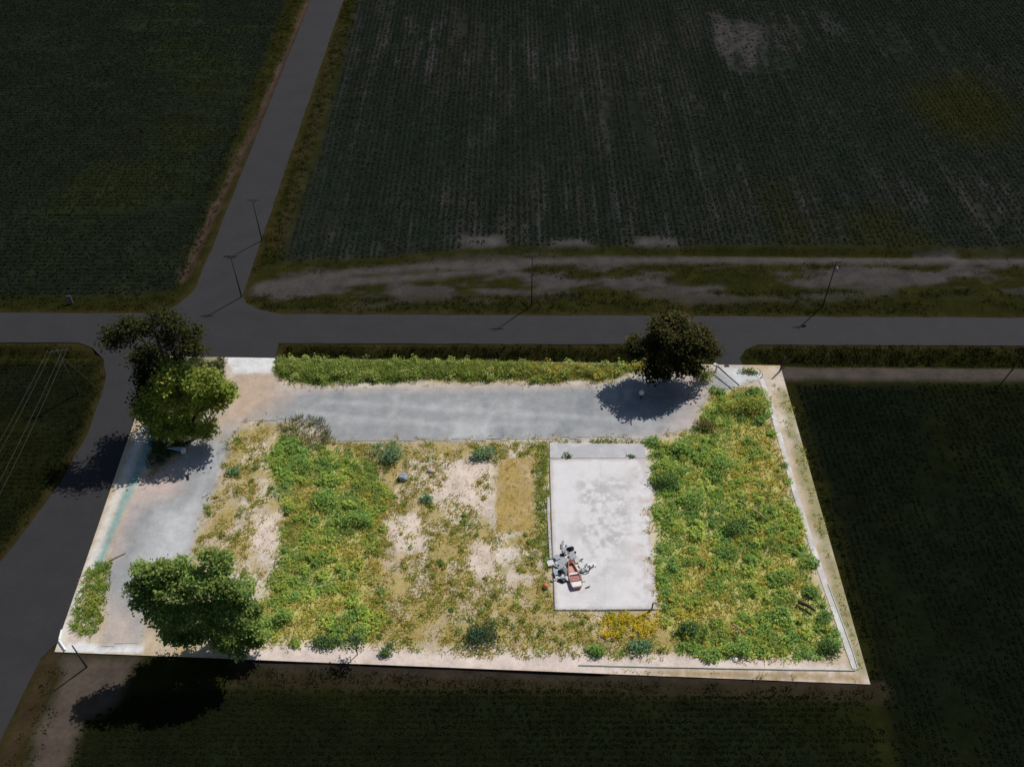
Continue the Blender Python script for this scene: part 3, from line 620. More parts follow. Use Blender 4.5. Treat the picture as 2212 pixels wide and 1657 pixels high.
    k = (fbm(x, y, 1.7, 3, 221) > 0.52) & (sdist(x, y, LOT) > 0.3) & (sdist(x, y, APRON) < 0) & ~((px < 300) & (py > 1060)) & ~((py < 815) & ((px < 620) | (px > 1500)))
    x, y = x[k], y[k]; n = len(x)
    bl.append(blades(np.c_[x, y, np.full(n, 0.05)], rng.uniform(0.1, 0.4, n), np.full(n, 0.2), 7, 0.1, cchoose(n, DR + YE + GR[:2], [2, 2, 2, 2, 2, 1, 1, 1, 1]), 0.25, 1.0))
    # thin pale feathery grass reaching over the gravel
    x, y = scatter(GP([(600, 925), (650, 900), (705, 905), (720, 950), (690, 975), (610, 960)]), 5, 1.5); n = len(x)
    bl.append(blades(np.c_[x, y, np.full(n, 0.05)], rng.uniform(0.4, 1.1, n), np.full(n, 0.25), 7, 0.09, cchoose(n, [(0.25, 0.27, 0.15), (0.18, 0.20, 0.08), (0.30, 0.27, 0.12)], [2, 2, 1]), 0.2, 1.0))
    # small weeds beside the path and the near edge
    for pts, per in (([(1652, 812), (1690, 840), (1760, 1080), (1860, 1420), (1876, 1474), (1850, 1440), (1740, 1060)], 7.0), ([(1640, 850), (1660, 870), (1700, 1000), (1745, 1150), (1800, 1340), (1840, 1440), (1815, 1410), (1700, 1050)], 4.0), ([(1690, 830), (1712, 880), (1760, 1050), (1810, 1225), (1806, 1230), (1752, 1050)], 9.0), ([(1300, 1446), (1860, 1462), (1870, 1472), (1300, 1450)], 4), ([(520, 1386), (1820, 1424), (1820, 1436), (1400, 1430), (520, 1402)], 4.0), ([(1595, 793), (1645, 794), (1650, 806), (1600, 808)], 9)):
        x, y = scatter(GP(pts), per, 1.0); k = (dline(x, y, PATHL) > 0.4) & (sdist(x, y, LOT) > 0) & (fbm(x, y, 1.3, 3, 251) > 0.47); x, y = x[k], y[k]; n = len(x)
        bl.append(blades(np.c_[x, y, np.full(n, 0.03)], rng.uniform(0.1, 0.35, n), np.full(n, 0.22), 7, 0.1, cchoose(n, YE + GR[:2] + DR[:1], [2, 2, 2, 2, 2, 2, 1]), 0.25, 1.0))
    V, Qd, c = cat(bl); stuff('weed_grass', V, Qd, c, M_leaf, 'patchy green and straw-coloured weed grass covering the lot', 'grass')
    V, Qd, c = cat(lf); stuff('leafy_weeds', V, Qd, c, M_leaf, 'dense leafy green weeds growing in low clumps on the lot', 'weeds')
    # grassy bank
    x, y = scatter(HEDGE, 22, 0.5); n = len(x); px, py = topx(x, y)
    dry = np.clip((px - 950) / 250, 0, 1) * 0.5
    c = np.where((rng.uniform(0, 1, n) < dry)[:, None], cchoose(n, YE + DR[:2], [3, 3, 2, 1, 1, 1]), cchoose(n, [(0.44, 0.52, 0.15), (0.34, 0.43, 0.10), (0.53, 0.57, 0.19), (0.22, 0.30, 0.07)], [3, 3, 2, 2]))
    edge = np.clip(sdist(x, y, HEDGE) / 1.2, 0.3, 1)
    k = rng.uniform(0, 1, n) < 0.05; q = k.sum()
    hb = clumps(np.c_[x, y, np.zeros(n)][k], rng.uniform(0.4, 0.8, q), rng.uniform(0.8, 1.5, q), 50, rng.uniform(0.18, 0.3, q), c[k], 0.8, 0.25)
    stuff('bank_weeds', *hb, M_leaf, 'clumps of leafy weeds on the grass bank beside the gravel drive', 'weeds')
    V, Qd, cc = blades(np.c_[x, y, np.zeros(n)], (0.5 + 0.75 * fbm(x, y, 1.5, 3, 231)) * edge, np.full(n, 0.3), 9, 0.14, c, 0.2, 1.0)
    stuff('tall_grass_bank', V, Qd, cc, M_leaf, 'tall bright green grass bank between the gravel drive and the road ditch', 'grass')
    # weeds spilling over the broken edge of the slab
    sl = GP([(1396, 1000), (1412, 1060), (1408, 1120), (1406, 1180), (1414, 1240), (1420, 1312)]); xx, yy = [], []
    for a, b in zip(sl[:-1], sl[1:]):
        q = int(np.hypot(*(b - a)) * 7); t_ = rng.uniform(0, 1, q); o_ = np.abs(rng.normal(0, 0.45, q))
        xx.append(a[0] + (b[0] - a[0]) * t_ - o_); yy.append(a[1] + (b[1] - a[1]) * t_)
    x = np.concatenate(xx); y = np.concatenate(yy); k = fbm(x, y, 1.4, 3, 261) > 0.5; x, y = x[k], y[k]; n = len(x)
    stuff('edge_weeds', *blades(np.c_[x, y, np.full(n, 0.2)], rng.uniform(0.08, 0.25, n), np.full(n, 0.22), 7, 0.1, cchoose(n, GR[:2] + YE + DR, [2, 2, 2, 2, 2, 1, 1, 2, 1]), 0.25, 2.0), M_leaf, 'straggling weeds creeping over the right edge of the slab', 'weeds')
    # yellow flowers
    x, y = scatter(FLOWER, 16, 2.0); k = clear_of(x, y) & (fbm(x, y, 1.5, 3, 241) > 0.43); x, y = x[k], y[k]; n = len(x)
    cl = clumps(np.c_[x, y, np.full(n, 0.25)], np.full(n, 0.28), np.full(n, 0.25), 6, np.full(n, 0.18), cchoose(n, [(0.76, 0.58, 0.02), (0.66, 0.50, 0.03), (0.36, 0.38, 0.06)], [3, 2, 1.5]), 1.4, 0.2)
    stuff('yellow_flowers', *cl, M_leaf, 'patch of yellow wild flowers below the near end of the slab', 'flowers')
lot_weeds()

# ------------------------------------------------------------------ trees
def make_tree(name, label, base, height, lobes, nclus, leaf, cols, wts, trunk_r=0.25, group=None, m=14, spread=0.55, fork=0.3, lm=None):
    t = thing(name, label, 'tree', (base[0], base[1], 0), 0, group)
    tr = MB(); fk = height * fork
    tr.tube([(0, 0, -0.1), (0.05, 0.03, fk * 0.5), (-0.04, 0.08, fk), (0.1, 0, height * 0.62), (0.05, 0.05, height * 0.88)], [trunk_r * 1.25, trunk_r, trunk_r * 0.85, trunk_r * 0.5, 0.04], 9)
    for (lx, ly, lz, rx, ry, rz) in lobes:
        h0 = fk * rng.uniform(0.6, 1.2); a = Vector((0, 0, min(h0, lz * 0.8))); b = Vector((lx, ly, lz))
        mid = a.lerp(b, 0.5) + Vector((0, 0, 0.4))
        tr.tube([a, mid, b], [trunk_r * 0.45, trunk_r * 0.3, 0.04], 6)
        for q in range(4):
            e = b + Vector((rng.uniform(-1, 1) * rx, rng.uniform(-1, 1) * ry, rng.uniform(-0.3, 1) * rz)) * 0.75
            tr.tube([a.lerp(b, rng.uniform(0.6, 0.95)), e], [trunk_r * 0.18, 0.02], 5)
    tr.build('trunk', M_bark, t)
    sub = []
    for (lx, ly, lz, rx, ry, rz) in lobes:
        for q in range(6):
            d = rng.normal(0, 1, 3); d[2] += 0.35; d /= np.linalg.norm(d); f = rng.uniform(0.40, 0.62)
            sub.append((lx + d[0] * rx * 0.68, ly + d[1] * ry * 0.68, lz + d[2] * rz * 0.68, rx * f, ry * f, rz * f * 0.9))
    lobes = sub
    vol = np.array([l[3] * l[4] * l[5] for l in lobes]) ** (2 / 3); vol /= vol.sum()
    li = rng.choice(len(lobes), nclus, p=vol); L = np.array(lobes)[li]
    d = rng.normal(0, 1, (nclus, 3)); d /= np.linalg.norm(d, axis=1)[:, None]
    r = rng.uniform(0.35, 1.0, nclus) ** 0.5
    bumpy = 0.55 + 0.80 * vnoise(d[:, 0] * 3 + li * 7.3 + 50, d[:, 1] * 3 + d[:, 2] * 2.3 + 50, 5)
    cc = L[:, :3] + d * L[:, 3:] * (r * bumpy)[:, None]
    keep = cc[:, 2] > 0.25; cc = cc[keep]; n = len(cc)
    k = n * m
    p = np.repeat(cc, m, 0) + rng.normal(0, spread * 0.5, (k, 3)) * (1, 1, 0.7)
    p[:, 2] = np.maximum(p[:, 2], 0.1)
    tint = rng.uniform(0.82, 1.2, len(lobes))
    ccol = cchoose(n, cols, wts) * rng.uniform(0.85, 1.15, (n, 1)) * tint[li[keep]][:, None]
    V, Qd, col = leaves(p, np.full(k, leaf) * rng.uniform(0.6, 1.3, k), np.repeat(ccol, m, 0), 0.9, 0.25, 0.65)
    link('crown', np_mesh('crown', V, Qd, col), lm or M_tree, t)
    return t
TG = [(0.226, 0.331, 0.082), (0.284, 0.387, 0.092), (0.155, 0.247, 0.066), (0.343, 0.409, 0.112)]
TD = [(0.031, 0.039, 0.01), (0.044, 0.048, 0.011), (0.019, 0.026, 0.007), (0.06, 0.057, 0.014)]  # leaf colours with the surround's darkening mixed in
make_tree('broadleaf_tree', 'bushy bright green tree with two rounded heads at the near left corner of the lot', G(478, 1374), 14.5,
          [(-3.7, -0.9, 11.3, 2.03, 1.7, 1.78), (-1.98, -0.6, 11.7, 2.03, 1.7, 1.78), (-0.26, -0.9, 10.9, 1.64, 1.6, 1.47), (2.06, -0.7, 11.2, 1.93, 1.7, 1.68), (3.87, -1.2, 10.5, 1.93, 1.7, 1.78), (1.98, 0.8, 13.1, 0.97, 1.0, 0.84), (3.1, 0.4, 12.5, 0.87, 0.9, 0.73), (-4.13, -1.8, 9.3, 1.45, 1.4, 1.58), (4.39, -1.9, 8.7, 1.45, 1.4, 1.58), (-2.41, -2.4, 8.1, 1.84, 1.2, 1.37), (0.52, -2.4, 8.1, 2.12, 1.2, 1.58), (2.58, -2.5, 7.9, 1.93, 1.2, 1.37), (-0.5, -1.2, 3.5, 1.73, 1.2, 1.26), (1.1, -1.4, 2.9, 1.62, 1.1, 1.26), (-2.84, -1.3, 3.5, 1.68, 1.3, 1.16), (-1.63, -1.5, 2.9, 1.39, 1.2, 1.05), (3.35, -1.3, 3.7, 1.79, 1.3, 1.16), (4.04, -1.5, 2.5, 1.3, 1.1, 1.05), (1.72, -1.7, 1.9, 1.3, 1.0, 1.05), (2.58, -2.0, 1.4, 1.19, 0.9, 0.84), (-3.0, -1.6, 6.4, 1.6, 1.2, 1.4), (-0.6, -1.6, 6.0, 1.7, 1.2, 1.4), (2.6, -1.6, 6.0, 1.7, 1.2, 1.4), (-3.4, -1.3, 4.8, 1.5, 1.1, 1.2)],
          3100, 0.29, TG, [4, 3, 3, 1.5], 0.3, spread=0.6)
make_tree('broadleaf_tree', 'tall thin-crowned tree, darkened by colour, rising over the road junction on the left', G(404, 915), 18.0,
          [(-3.78, 1.0, 8.4, 1.9, 1.8, 2.0), (-4.21, 0.6, 14.4, 1.9, 1.8, 1.3), (-2.41, 0.8, 15.4, 1.7, 1.7, 1.3), (-0.17, 1.0, 16.4, 2.0, 2.0, 1.3), (2.06, 0.8, 15.8, 1.8, 1.8, 1.3), (3.44, 0.6, 14.0, 1.6, 1.6, 1.2), (2.75, 0.6, 11.6, 1.9, 1.8, 1.5), (0.52, 0.5, 12.6, 1.6, 1.7, 1.4), (-2.75, 0.4, 11.4, 1.6, 1.7, 1.3), (-1.03, 0.4, 10.0, 1.7, 1.7, 1.5), (-3.44, 0.0, 4.6, 1.9, 1.8, 2.0), (-2.24, 0.3, 7.0, 2.2, 2.0, 2.0), (-3.27, -0.5, 2.2, 1.7, 1.6, 1.5), (0.34, 0.6, 8.2, 2.2, 2.0, 1.9)],
          1250, 0.31, TD, [4, 3, 3, 2], 0.32, spread=0.85, fork=0.4, m=11, lm=M_treedarkened)  # darkened part of the left tree, built apart from its light part
make_tree('broadleaf_tree', 'light green broad tree between the drive and the road junction', G(424, 946), 11.5,
          [(-2.8, 0.4, 7.8, 2.1, 2.0, 1.6), (-0.6, 0.8, 9.8, 2.0, 1.9, 1.5), (1.9, 0.8, 9.2, 1.9, 1.8, 1.6), (4.3, 0.6, 9.6, 1.5, 1.5, 1.3), (4.6, 0.4, 7.2, 1.6, 1.5, 1.5), (-3.8, -0.3, 5.0, 1.8, 1.8, 1.6), (-0.8, -0.4, 6.2, 2.0, 1.8, 1.5), (2.4, 0.0, 5.8, 2.1, 1.7, 1.6), (-3.8, -0.6, 2.6, 1.7, 1.5, 1.4), (-1.2, -1.0, 3.0, 1.8, 1.5, 1.4), (1.6, -0.8, 2.8, 1.7, 1.4, 1.3)],
          1250, 0.36, [(0.290, 0.370, 0.060), (0.370, 0.420, 0.070), (0.200, 0.270, 0.050), (0.430, 0.400, 0.090)], [4, 3, 2, 1.5], 0.26, spread=0.75, m=13)
make_tree('broadleaf_tree', 'rounded brownish green tree, darkened by colour, shading the gravel by the cross road', G(1444, 818), 10.5,
          [(-3.4, 0.5, 5.0, 2.6, 2.5, 2.3), (0.0, 0.9, 7.0, 3.0, 2.8, 2.4), (3.2, 0.5, 5.2, 2.5, 2.4, 2.4), (0.2, -1.2, 4.2, 3.0, 2.4, 2.4), (-1.0, 0.0, 8.3, 1.9, 1.9, 1.4), (1.6, 0.2, 8.0, 1.8, 1.8, 1.5), (-4.6, 0.0, 4.8, 1.2, 1.2, 0.9), (2.6, -0.8, 2.4, 2.0, 1.8, 1.6), (-2.4, -0.6, 2.2, 1.8, 1.6, 1.4)],
          1650, 0.34, [(0.048, 0.047, 0.015), (0.068, 0.056, 0.018), (0.028, 0.032, 0.011), (0.090, 0.080, 0.026)], [4, 3, 3, 1.5], 0.3, spread=0.7, lm=M_treedarkened)  # leaves carry the darkening as colour
# young tree with a bare thin stem
t = thing('sapling', 'thin young tree with bare stem and blue-green crown by the near sandy edge', 'tree', G(772, 1414))
MB().tube([(0, 0, -0.05), (0.06, 0.0, 1.1), (0.15, 0.05, 2.3)], [0.06, 0.05, 0.03], 7).build('trunk', M_bark, t)
p = rng.normal(0, 1, (260, 3)) * (0.55, 0.45, 0.32) + (-0.1, 0.1, 2.5)
link('crown', np_mesh('crown', *leaves(p, np.full(260, 0.26), cchoose(260, [(0.10, 0.17, 0.10), (0.07, 0.13, 0.07)], [1, 1]), 0.4)), M_tree, t)

# ------------------------------------------------------------------ shrubs
BLUE = [(0.205, 0.339, 0.179), (0.274, 0.436, 0.228), (0.15, 0.26, 0.131)]
MIDG = [(0.286, 0.46, 0.124), (0.222, 0.38, 0.104), (0.414, 0.54, 0.137)]
DKG = [(0.139, 0.234, 0.076), (0.186, 0.296, 0.088), (0.105, 0.181, 0.066)]
BRN = [(0.189, 0.147, 0.074), (0.126, 0.105, 0.053), (0.252, 0.189, 0.084)]
LIM = [(0.367, 0.432, 0.086), (0.281, 0.367, 0.077), (0.475, 0.475, 0.115)]
def shrub(px, py, rx, ry, hz, cols, label, n=420, ls=0.24, lob=4):
    g = G(px, py); t = thing('shrub', label, 'shrub', g, 0, 'shrubs scattered over the lot')
    st = MB(); ps = []
    for q in range(lob):
        a = rng.uniform(0, 6.28); c = np.array([math.cos(a) * rx * rng.uniform(0.3, 0.75), math.sin(a) * ry * rng.uniform(0.3, 0.75), hz * rng.uniform(0.42, 0.62)])
        st.tube([(0, 0, 0), tuple(c * (0.5, 0.5, 0.6)), tuple(c)], [0.045, 0.03, 0.015], 5)
        d = rng.normal(0, 1, (n // lob, 3)); d /= np.linalg.norm(d, axis=1)[:, None]
        ps.append(c + d * np.array([rx * 0.62, ry * 0.62, hz * 0.45]) * rng.uniform(0.35, 1.35, (n // lob, 1)) * rng.uniform(0.7, 1.25))
    p = np.vstack(ps); p[:, 2] = np.maximum(p[:, 2], 0.06)
    st.build('stem', M_bark, t)
    cc = cchoose(len(p), cols, [3, 2, 2])
    link('foliage', np_mesh('foliage', *leaves(p, np.full(len(p), ls), cc, 0.8, 0.22)), M_leaf, t)
shrub(832, 984, 1.9, 1.5, 1.7, BLUE, 'large blue-green bush at the edge of the gravel above the blue-grey boulder', 900, 0.24, 6)
shrub(1042, 986, 1.25, 1.0, 1.2, BLUE, 'pale blue-green bush beside the corner of the dry straw rectangle', 500)
shrub(930, 1082, 0.9, 0.7, 0.8, BLUE, 'small blue-green bush on pale soil in the middle of the lot', 300, 0.2)
shrub(1048, 1372, 1.7, 1.4, 1.5, [(0.075, 0.135, 0.08), (0.10, 0.165, 0.09), (0.06, 0.10, 0.06)], 'dark teal-green bush below the centre of the lot', 800, 0.22, 6)
shrub(700, 1388, 1.5, 0.8, 0.9, DKG, 'low dark green bush just left of the thin young tree', 500)
shrub(838, 1406, 0.9, 0.6, 0.7, DKG, 'small dark bush just right of the thin young tree', 320, 0.2)
shrub(1600, 878, 2.9, 1.7, 1.9, LIM, 'wide bright green bush beside the gravel turn by the right-hand path', 1300, 0.26, 9)
shrub(1522, 928, 1.3, 1.0, 1.0, BRN, 'brown half-dead bush at the gravel edge below the wide bright bush', 480, 0.2)
shrub(1468, 968, 1.4, 1.0, 1.2, MIDG, 'green bush at the gravel corner right of the slab apron', 520)
shrub(1437, 1042, 1.2, 1.2, 1.5, DKG, 'dark green bush hugging the upper right edge of the slab', 600)
shrub(1560, 1010, 1.7, 1.2, 1.4, MIDG, 'mid green bush in the weeds halfway from slab to right path', 620)
shrub(1500, 1085, 1.6, 1.2, 1.4, MIDG, 'leafy green bush in the weeds right of the middle of the slab', 620)
shrub(1590, 1140, 1.5, 1.2, 1.3, DKG, 'dark bush in the middle of the right-hand weeds', 560)
shrub(1490, 1370, 1.6, 1.0, 1.3, DKG, 'dark bush just right of the yellow flowers', 620)
shrub(1590, 1400, 1.5, 0.9, 1.2, MIDG, 'green bush on the near edge of the weeds below the pale fallen branch', 560)
shrub(1795, 1400, 1.1, 0.8, 1.1, DKG, 'dark bush in the corner where the pipe turns', 480)
shrub(1290, 1402, 1.1, 0.7, 0.9, MIDG, 'green bush below the yellow flowers near the sandy edge', 420)
shrub(1380, 1400, 1.1, 0.7, 0.9, BLUE, 'blue-green bush below the yellow flowers near the sandy edge', 420)
shrub(715, 1085, 1.7, 1.3, 1.2, MIDG, 'green bush at the heart of the left-hand weeds', 640)
shrub(770, 1130, 1.6, 1.1, 1.2, MIDG, 'broad green bush on the right flank of the left-hand weeds', 600)
shrub(655, 1010, 1.2, 0.9, 0.9, MIDG, 'green bush below the feathery grass at the gravel corner', 420)
shrub(508, 1022, 0.9, 0.7, 0.8, BLUE, 'small blue-green bush on the drive edge beside pale ground', 300, 0.2)
shrub(600, 1345, 1.6, 1.2, 1.3, MIDG, 'green bush right of the two-headed tree', 620)
shrub(1515, 822, 1.5, 0.9, 1.9, LIM, 'bright green bush standing for the undarkened lower right of the rounded tree', 560, 0.24, 5)  # the tree's undarkened lower foliage, built as a separate bush
shrub(1628, 806, 1.5, 0.5, 0.6, DKG, 'low dark bush beside the gate at the top right of the lot', 300, 0.2)
shrub(200, 1300, 1.0, 1.4, 0.8, LIM, 'low yellow-green bush between the drive and the near road', 480, 0.22, 5)
shrub(1223, 988, 0.55, 0.35, 0.7, DKG, 'small weed bush growing in the slab joint on the left', 160, 0.17, 3)
shrub(1358, 989, 0.6, 0.3, 0.45, DKG, 'small weed bush growing in the slab joint on the right', 150, 0.17, 3)

# ------------------------------------------------------------------ utility poles and wires
def pole(base, h, label, arm=1.0, rz=0.0, white=False, bank=True):
    z = float(H(np.array([base[0]]), np.array([base[1]]))[0])
    t = thing('utility_pole', label, 'pole', (base[0], base[1], z), rz, 'wooden utility poles')
    MB().tube([(0, 0, -0.3), (0, 0, h * 0.5), (0, 0, h)], [0.095, 0.08, 0.06], 10).build('shaft', M_pole, t, True)
    if arm:
        MB().box((0, 0.12, h - 0.35), (2.0 * arm, 0.09, 0.10)).build('crossarm', M_pole, t)
        for s in (-1, 1):
            MB().tube([(s * 0.62 * arm, 0.14, h - 0.38), (0, 0.13, h - 0.95)], 0.02, 5).build('brace', M_dark, t)
        for s in (-0.92, -0.5, 0.5, 0.92):
            MB().tube([(s * arm, 0.14, h - 0.29), (s * arm, 0.14, h - 0.21), (s * arm, 0.14, h - 0.12)], [0.03, 0.06, 0.035], 7).build('insulator', M_porc, t)
    MB().tube([(0, 0, h), (0, 0, h + 0.12)], [0.07, 0.04], 7).build('insulator', M_porc, t)
    if white:
        MB().tube([(0.22, -0.2, h - 1.5), (0.22, -0.2, h - 0.9)], 0.17, 10).build('transformer', M_grey, t, True)
    return t
pole(G(522, 642), 7.6, 'slim pole with crossarm at the corner of the side road and the cross road', 0.9)
pole(G(566, 520), 7.6, 'slim pole with crossarm beside the receding road, farther from the junction', 0.9)
pole(G(1148, 660), 9.0, 'pole without transformer on the grass verge above the middle of the cross road', 0.8, 0.0)
pole(G(1777, 662), 8.0, 'pole with pale transformer on the grass verge right of the darkened rounded tree', 0.9, 0.1, True)
pole(G(2188, 797), 8.0, 'pole on the pale farm track at the right edge of the picture', 0.8)
PF = pole(G(168, 850), 7.7, 'pole carrying the pale power lines in the left-hand sward', 1.25, math.radians(12))
pole(G(187, 1440), 4.2, 'short pole on bare ground at the near left corner outside the lot', 0)
a = math.radians(12); pz = 7.7 + float(H(np.array([G(168, 850)[0]]), np.array([G(168, 850)[1]]))[0]) - 0.14
bx, by, _ = G(168, 850)
for i, (s, end, lab) in enumerate(((-0.92, (-40, 985), 'outermost left of the pale power lines'), (-0.5, (-30, 1010), 'second from the left of the pale power lines'), (0.5, (-20, 1050), 'third from the left of the pale power lines'), (0.92, (10, 1075), 'rightmost of the pale power lines'))):
    s *= 1.25
    p0 = Vector((bx + s * math.cos(a) - 0.14 * math.sin(a), by + s * math.sin(a) + 0.14 * math.cos(a), pz))
    d = Vector(G(0, 925, 7.0)) - Vector(G(100, 750, 7.4)); e2 = p0 + d * 3.2 + Vector((s * 0.9, 0, 0))
    pts = [p0.lerp(e2, q / 14) - Vector((0, 0, 1.1 * 4 * (q / 14) * (1 - q / 14))) for q in range(15)]
    pts[-1].z = pts[-1].z
    tag(MB().tube(pts, 0.013, 5).build('power_cable', M_wire), lab, 'cable', 'power lines from the left-hand pole')
tag(MB().tube([(bx, by, pz - 0.6), (*G(210, 838)[:2], -0.05)], 0.025, 5).build('guy_wire', M_wire), 'stay wire slanting from the left-hand pole down to the road edge', 'wire')

# ------------------------------------------------------------------ gate, posts, barrier
def post(px, py, h, r, mat, label, cap=None, lean=(0, 0)):
    g = G(px, py); t = thing('marker_post', label, 'post', g)
    MB().tube([(0, 0, -0.1), (lean[0] * 0.5, lean[1] * 0.5, h * 0.5), (lean[0], lean[1], h)], [r, r * 0.95, r * 0.85], 9).build('shaft', mat, t, True)
    if cap: MB().tube([(lean[0], lean[1], h), (lean[0], lean[1], h + 0.1)], [r * 1.35, r * 1.1], 9).build('cap', cap, t)
    return t
g0, g1 = Vector(G(1546, 803)), Vector(G(1594, 842))
t = thing('barrier_gate', 'open swing barrier with white post and dark bar at the top right entrance', 'gate', tuple(g0))
d = g1 - g0
MB().tube([(0, 0, -0.1), (0, 0, 1.25)], [0.13, 0.12], 9).build('post', M_white, t, True)
MB().tube([(0.1, 0, 0.95), tuple(d * 0.5 + Vector((0, 0, 0.9))), tuple(d + Vector((0, 0, 0.82)))], 0.075, 7).build('bar', M_dark, t)
MB().tube([(0, 0, 1.2), tuple(d * 0.6 + Vector((0, 0, 0.92)))], 0.03, 5).build('stay', M_dark, t)
MB().box((d.x * -0.09, d.y * -0.09, 0.98), (0.32, 0.28, 0.3)).build('counterweight', M_white, t)
post(1684, 803, 2.6, 0.11, M_pole, 'dark wooden post at the far right corner of the lot', None, (0.15, 0.1))
post(1408, 1316, 1.25, 0.08, M_darklog, 'dark stake standing at the near right corner of the slab')
post(512, 1424, 1.0, 0.12, M_white, 'short white post by the foot of the two-headed tree')
post(1646, 815, 0.7, 0.07, M_white, 'small white stake where the right-hand path begins')
# chain barrier under the darkened tree
p0, p1 = Vector(G(1384, 862)), Vector(G(1486, 862))
t = thing('chain_barrier', 'rusty chain barrier with a white box post in the shade of the darkened tree', 'barrier', tuple(p0))
MB().box((0, 0, 0.55), (0.14, 0.14, 1.2)).build('post', M_dark, t)
MB().box((0, -0.02, 1.25), (0.52, 0.42, 0.55), 0.5, (0, 0), 0.75).build('box', M_white, t)
dd = p1 - p0
MB().tube([tuple(dd), tuple(dd + Vector((0, 0, 0.9)))], 0.09, 8).build('post', M_rust, t)
MB().tube([tuple(dd * (q / 12) + Vector((0, 0, 0.75 - 0.5 * 4 * (q / 12) * (1 - q / 12)))) for q in range(13)], 0.035, 5).build('chain', M_rust, t)

# ------------------------------------------------------------------ loose things
def rock(px, py, r, mat, label, name='boulder', catg='boulder', fl=0.8):
    import bmesh
    bm = bmesh.new(); bmesh.ops.create_icosphere(bm, subdivisions=3, radius=1)
    for v in bm.verts:
        q = v.co; k = 0.8 + 0.4 * float(vnoise(np.array([q.x * 1.7 + px]), np.array([q.y * 1.7 + q.z * 1.3 + py]), 3)[0])
        v.co = Vector((q.x * r[0], q.y * r[1], q.z * r[2])) * k
        v.co.z = max(v.co.z, -r[2] * 0.35)
    me = bpy.data.meshes.new(name); bm.to_mesh(me); bm.free()
    o = link(name, me, mat); g = G(px, py); o.location = (g[0], g[1], r[2] * 0.32 + 0.03)
    tag(o, label, catg); return o
rock(871, 1034, (0.62, 0.55, 0.55), M_rock, 'blue-grey boulder lying below the large blue-green bush')
rock(930, 1018, (0.45, 0.35, 0.25), plain('lilac_stone', (0.42, 0.36, 0.38), 0.3, 3, 0.9), 'flat lilac-grey stone on pale soil right of the boulder', 'stone', 'stone')
rock(1588, 1425, (0.28, 0.24, 0.2), M_white, 'pale rounded stone at the near edge of the weeds', 'stone', 'stone')
rock(672, 1010, (0.22, 0.2, 0.15), M_white, 'small pale stone in the left-hand weeds', 'stone', 'stone')
def log(p, q, r, mat, label, name='log', z=0.3, fork=None):
    a, b = Vector(G(*p)), Vector(G(*q)); a.z = b.z = z
    mid = a.lerp(b, 0.5) + Vector((0.08, 0.05, 0.05))
    o = MB().tube([a, mid, b], [r, r * 0.9, r * 0.6], 8)
    if fork: o.tube([mid, Vector(G(*fork)) + Vector((0, 0, z + 0.2))], [r * 0.6, r * 0.3], 6)
    return tag(o.build(name, mat), label, name)
log((1722, 1305), (1758, 1324), 0.2, M_darklog, 'dark rotten log in the weeds near the lower right of the lot', z=0.5)
log((1580, 1356), (1612, 1382), 0.12, M_log, 'pale forked branch fallen in the lower right weeds', 'branch', 0.75, (1566, 1362))
log((1622, 1108), (1650, 1128), 0.12, M_log, 'pale straight branch in the yellowish weeds near the right path', 'branch', 0.7)
log((1592, 1090), (1610, 1102), 0.10, M_darklog, 'thin dark branch in the weeds right of the slab', 'branch', 0.7)
log((1376, 1338), (1404, 1322), 0.12, M_darklog, 'dark timber lying by the near right corner of the slab', 'timber', 0.18)
log((238, 1212), (272, 1196), 0.07, M_log, 'thin dry branch lying across the edge of the drive', 'branch', 0.15)
# pipe along the near right corner
pp = [Vector(G(*q)) + Vector((0, 0, 0.14)) for q in ((1250, 1437), (1400, 1441), (1600, 1445), (1846, 1449), (1852, 1444), (1842, 1410), (1815, 1335), (1788, 1262))]
tag(MB().tube(pp, 0.05, 7).build('pipe', M_pipe), 'thin pale pipe running along the near edge and up the right corner', 'pipe')
# white corner strip of timber at the near left
c0 = Vector(G(128, 1385)); c1 = Vector(G(142, 1406)); c2 = Vector(G(134, 1362))
t = thing('corner_edging', 'white edging boards meeting at the near left corner of the lot', 'edging', tuple(c0))
MB().tube([(0, 0, 0.16), tuple(c1 - c0 + Vector((0, 0, 0.16)))], 0.13, 4).build('board', M_white, t)
MB().tube([(0, 0.1, 0.16), tuple(c2 - c0 + Vector((0, 0, 0.16)))], 0.12, 4).build('board', M_white, t)
# pale blue tapered panel with white end beside the drive
g = G(388, 975); t = thing('tapered_panel', 'pale blue tapered panel with a white end lying at the edge of the drive', 'panel', g, math.radians(-4))
MB().prism([(-1.5, 0.05), (0.35, -0.32), (0.4, 0.36), (-0.4, 0.26)], 0.35, 0.47).build('panel', M_teal, t)
MB().box((0.62, -0.18, 0.42), (0.5, 0.62, 0.5), 0.2, (0, 0), 0.8).build('end_box', M_white, t)
for q in (-0.8, 0.3): MB().box((q, 0.0, 0.17), (0.12, 0.4, 0.34)).build('foot', M_darklog, t)
# iron plate on the drive
g = G(405, 1033); tag(MB().prism([(g[0] - 0.25, g[1] + 0.35), (g[0] + 0.1, g[1] + 0.3), (g[0] + 0.3, g[1] - 0.3), (g[0] + 0.05, g[1] - 0.45)], 0.075, 0.12).build('rubber_scrap', M_black), 'black scrap lying on the grey drive', 'scrap')
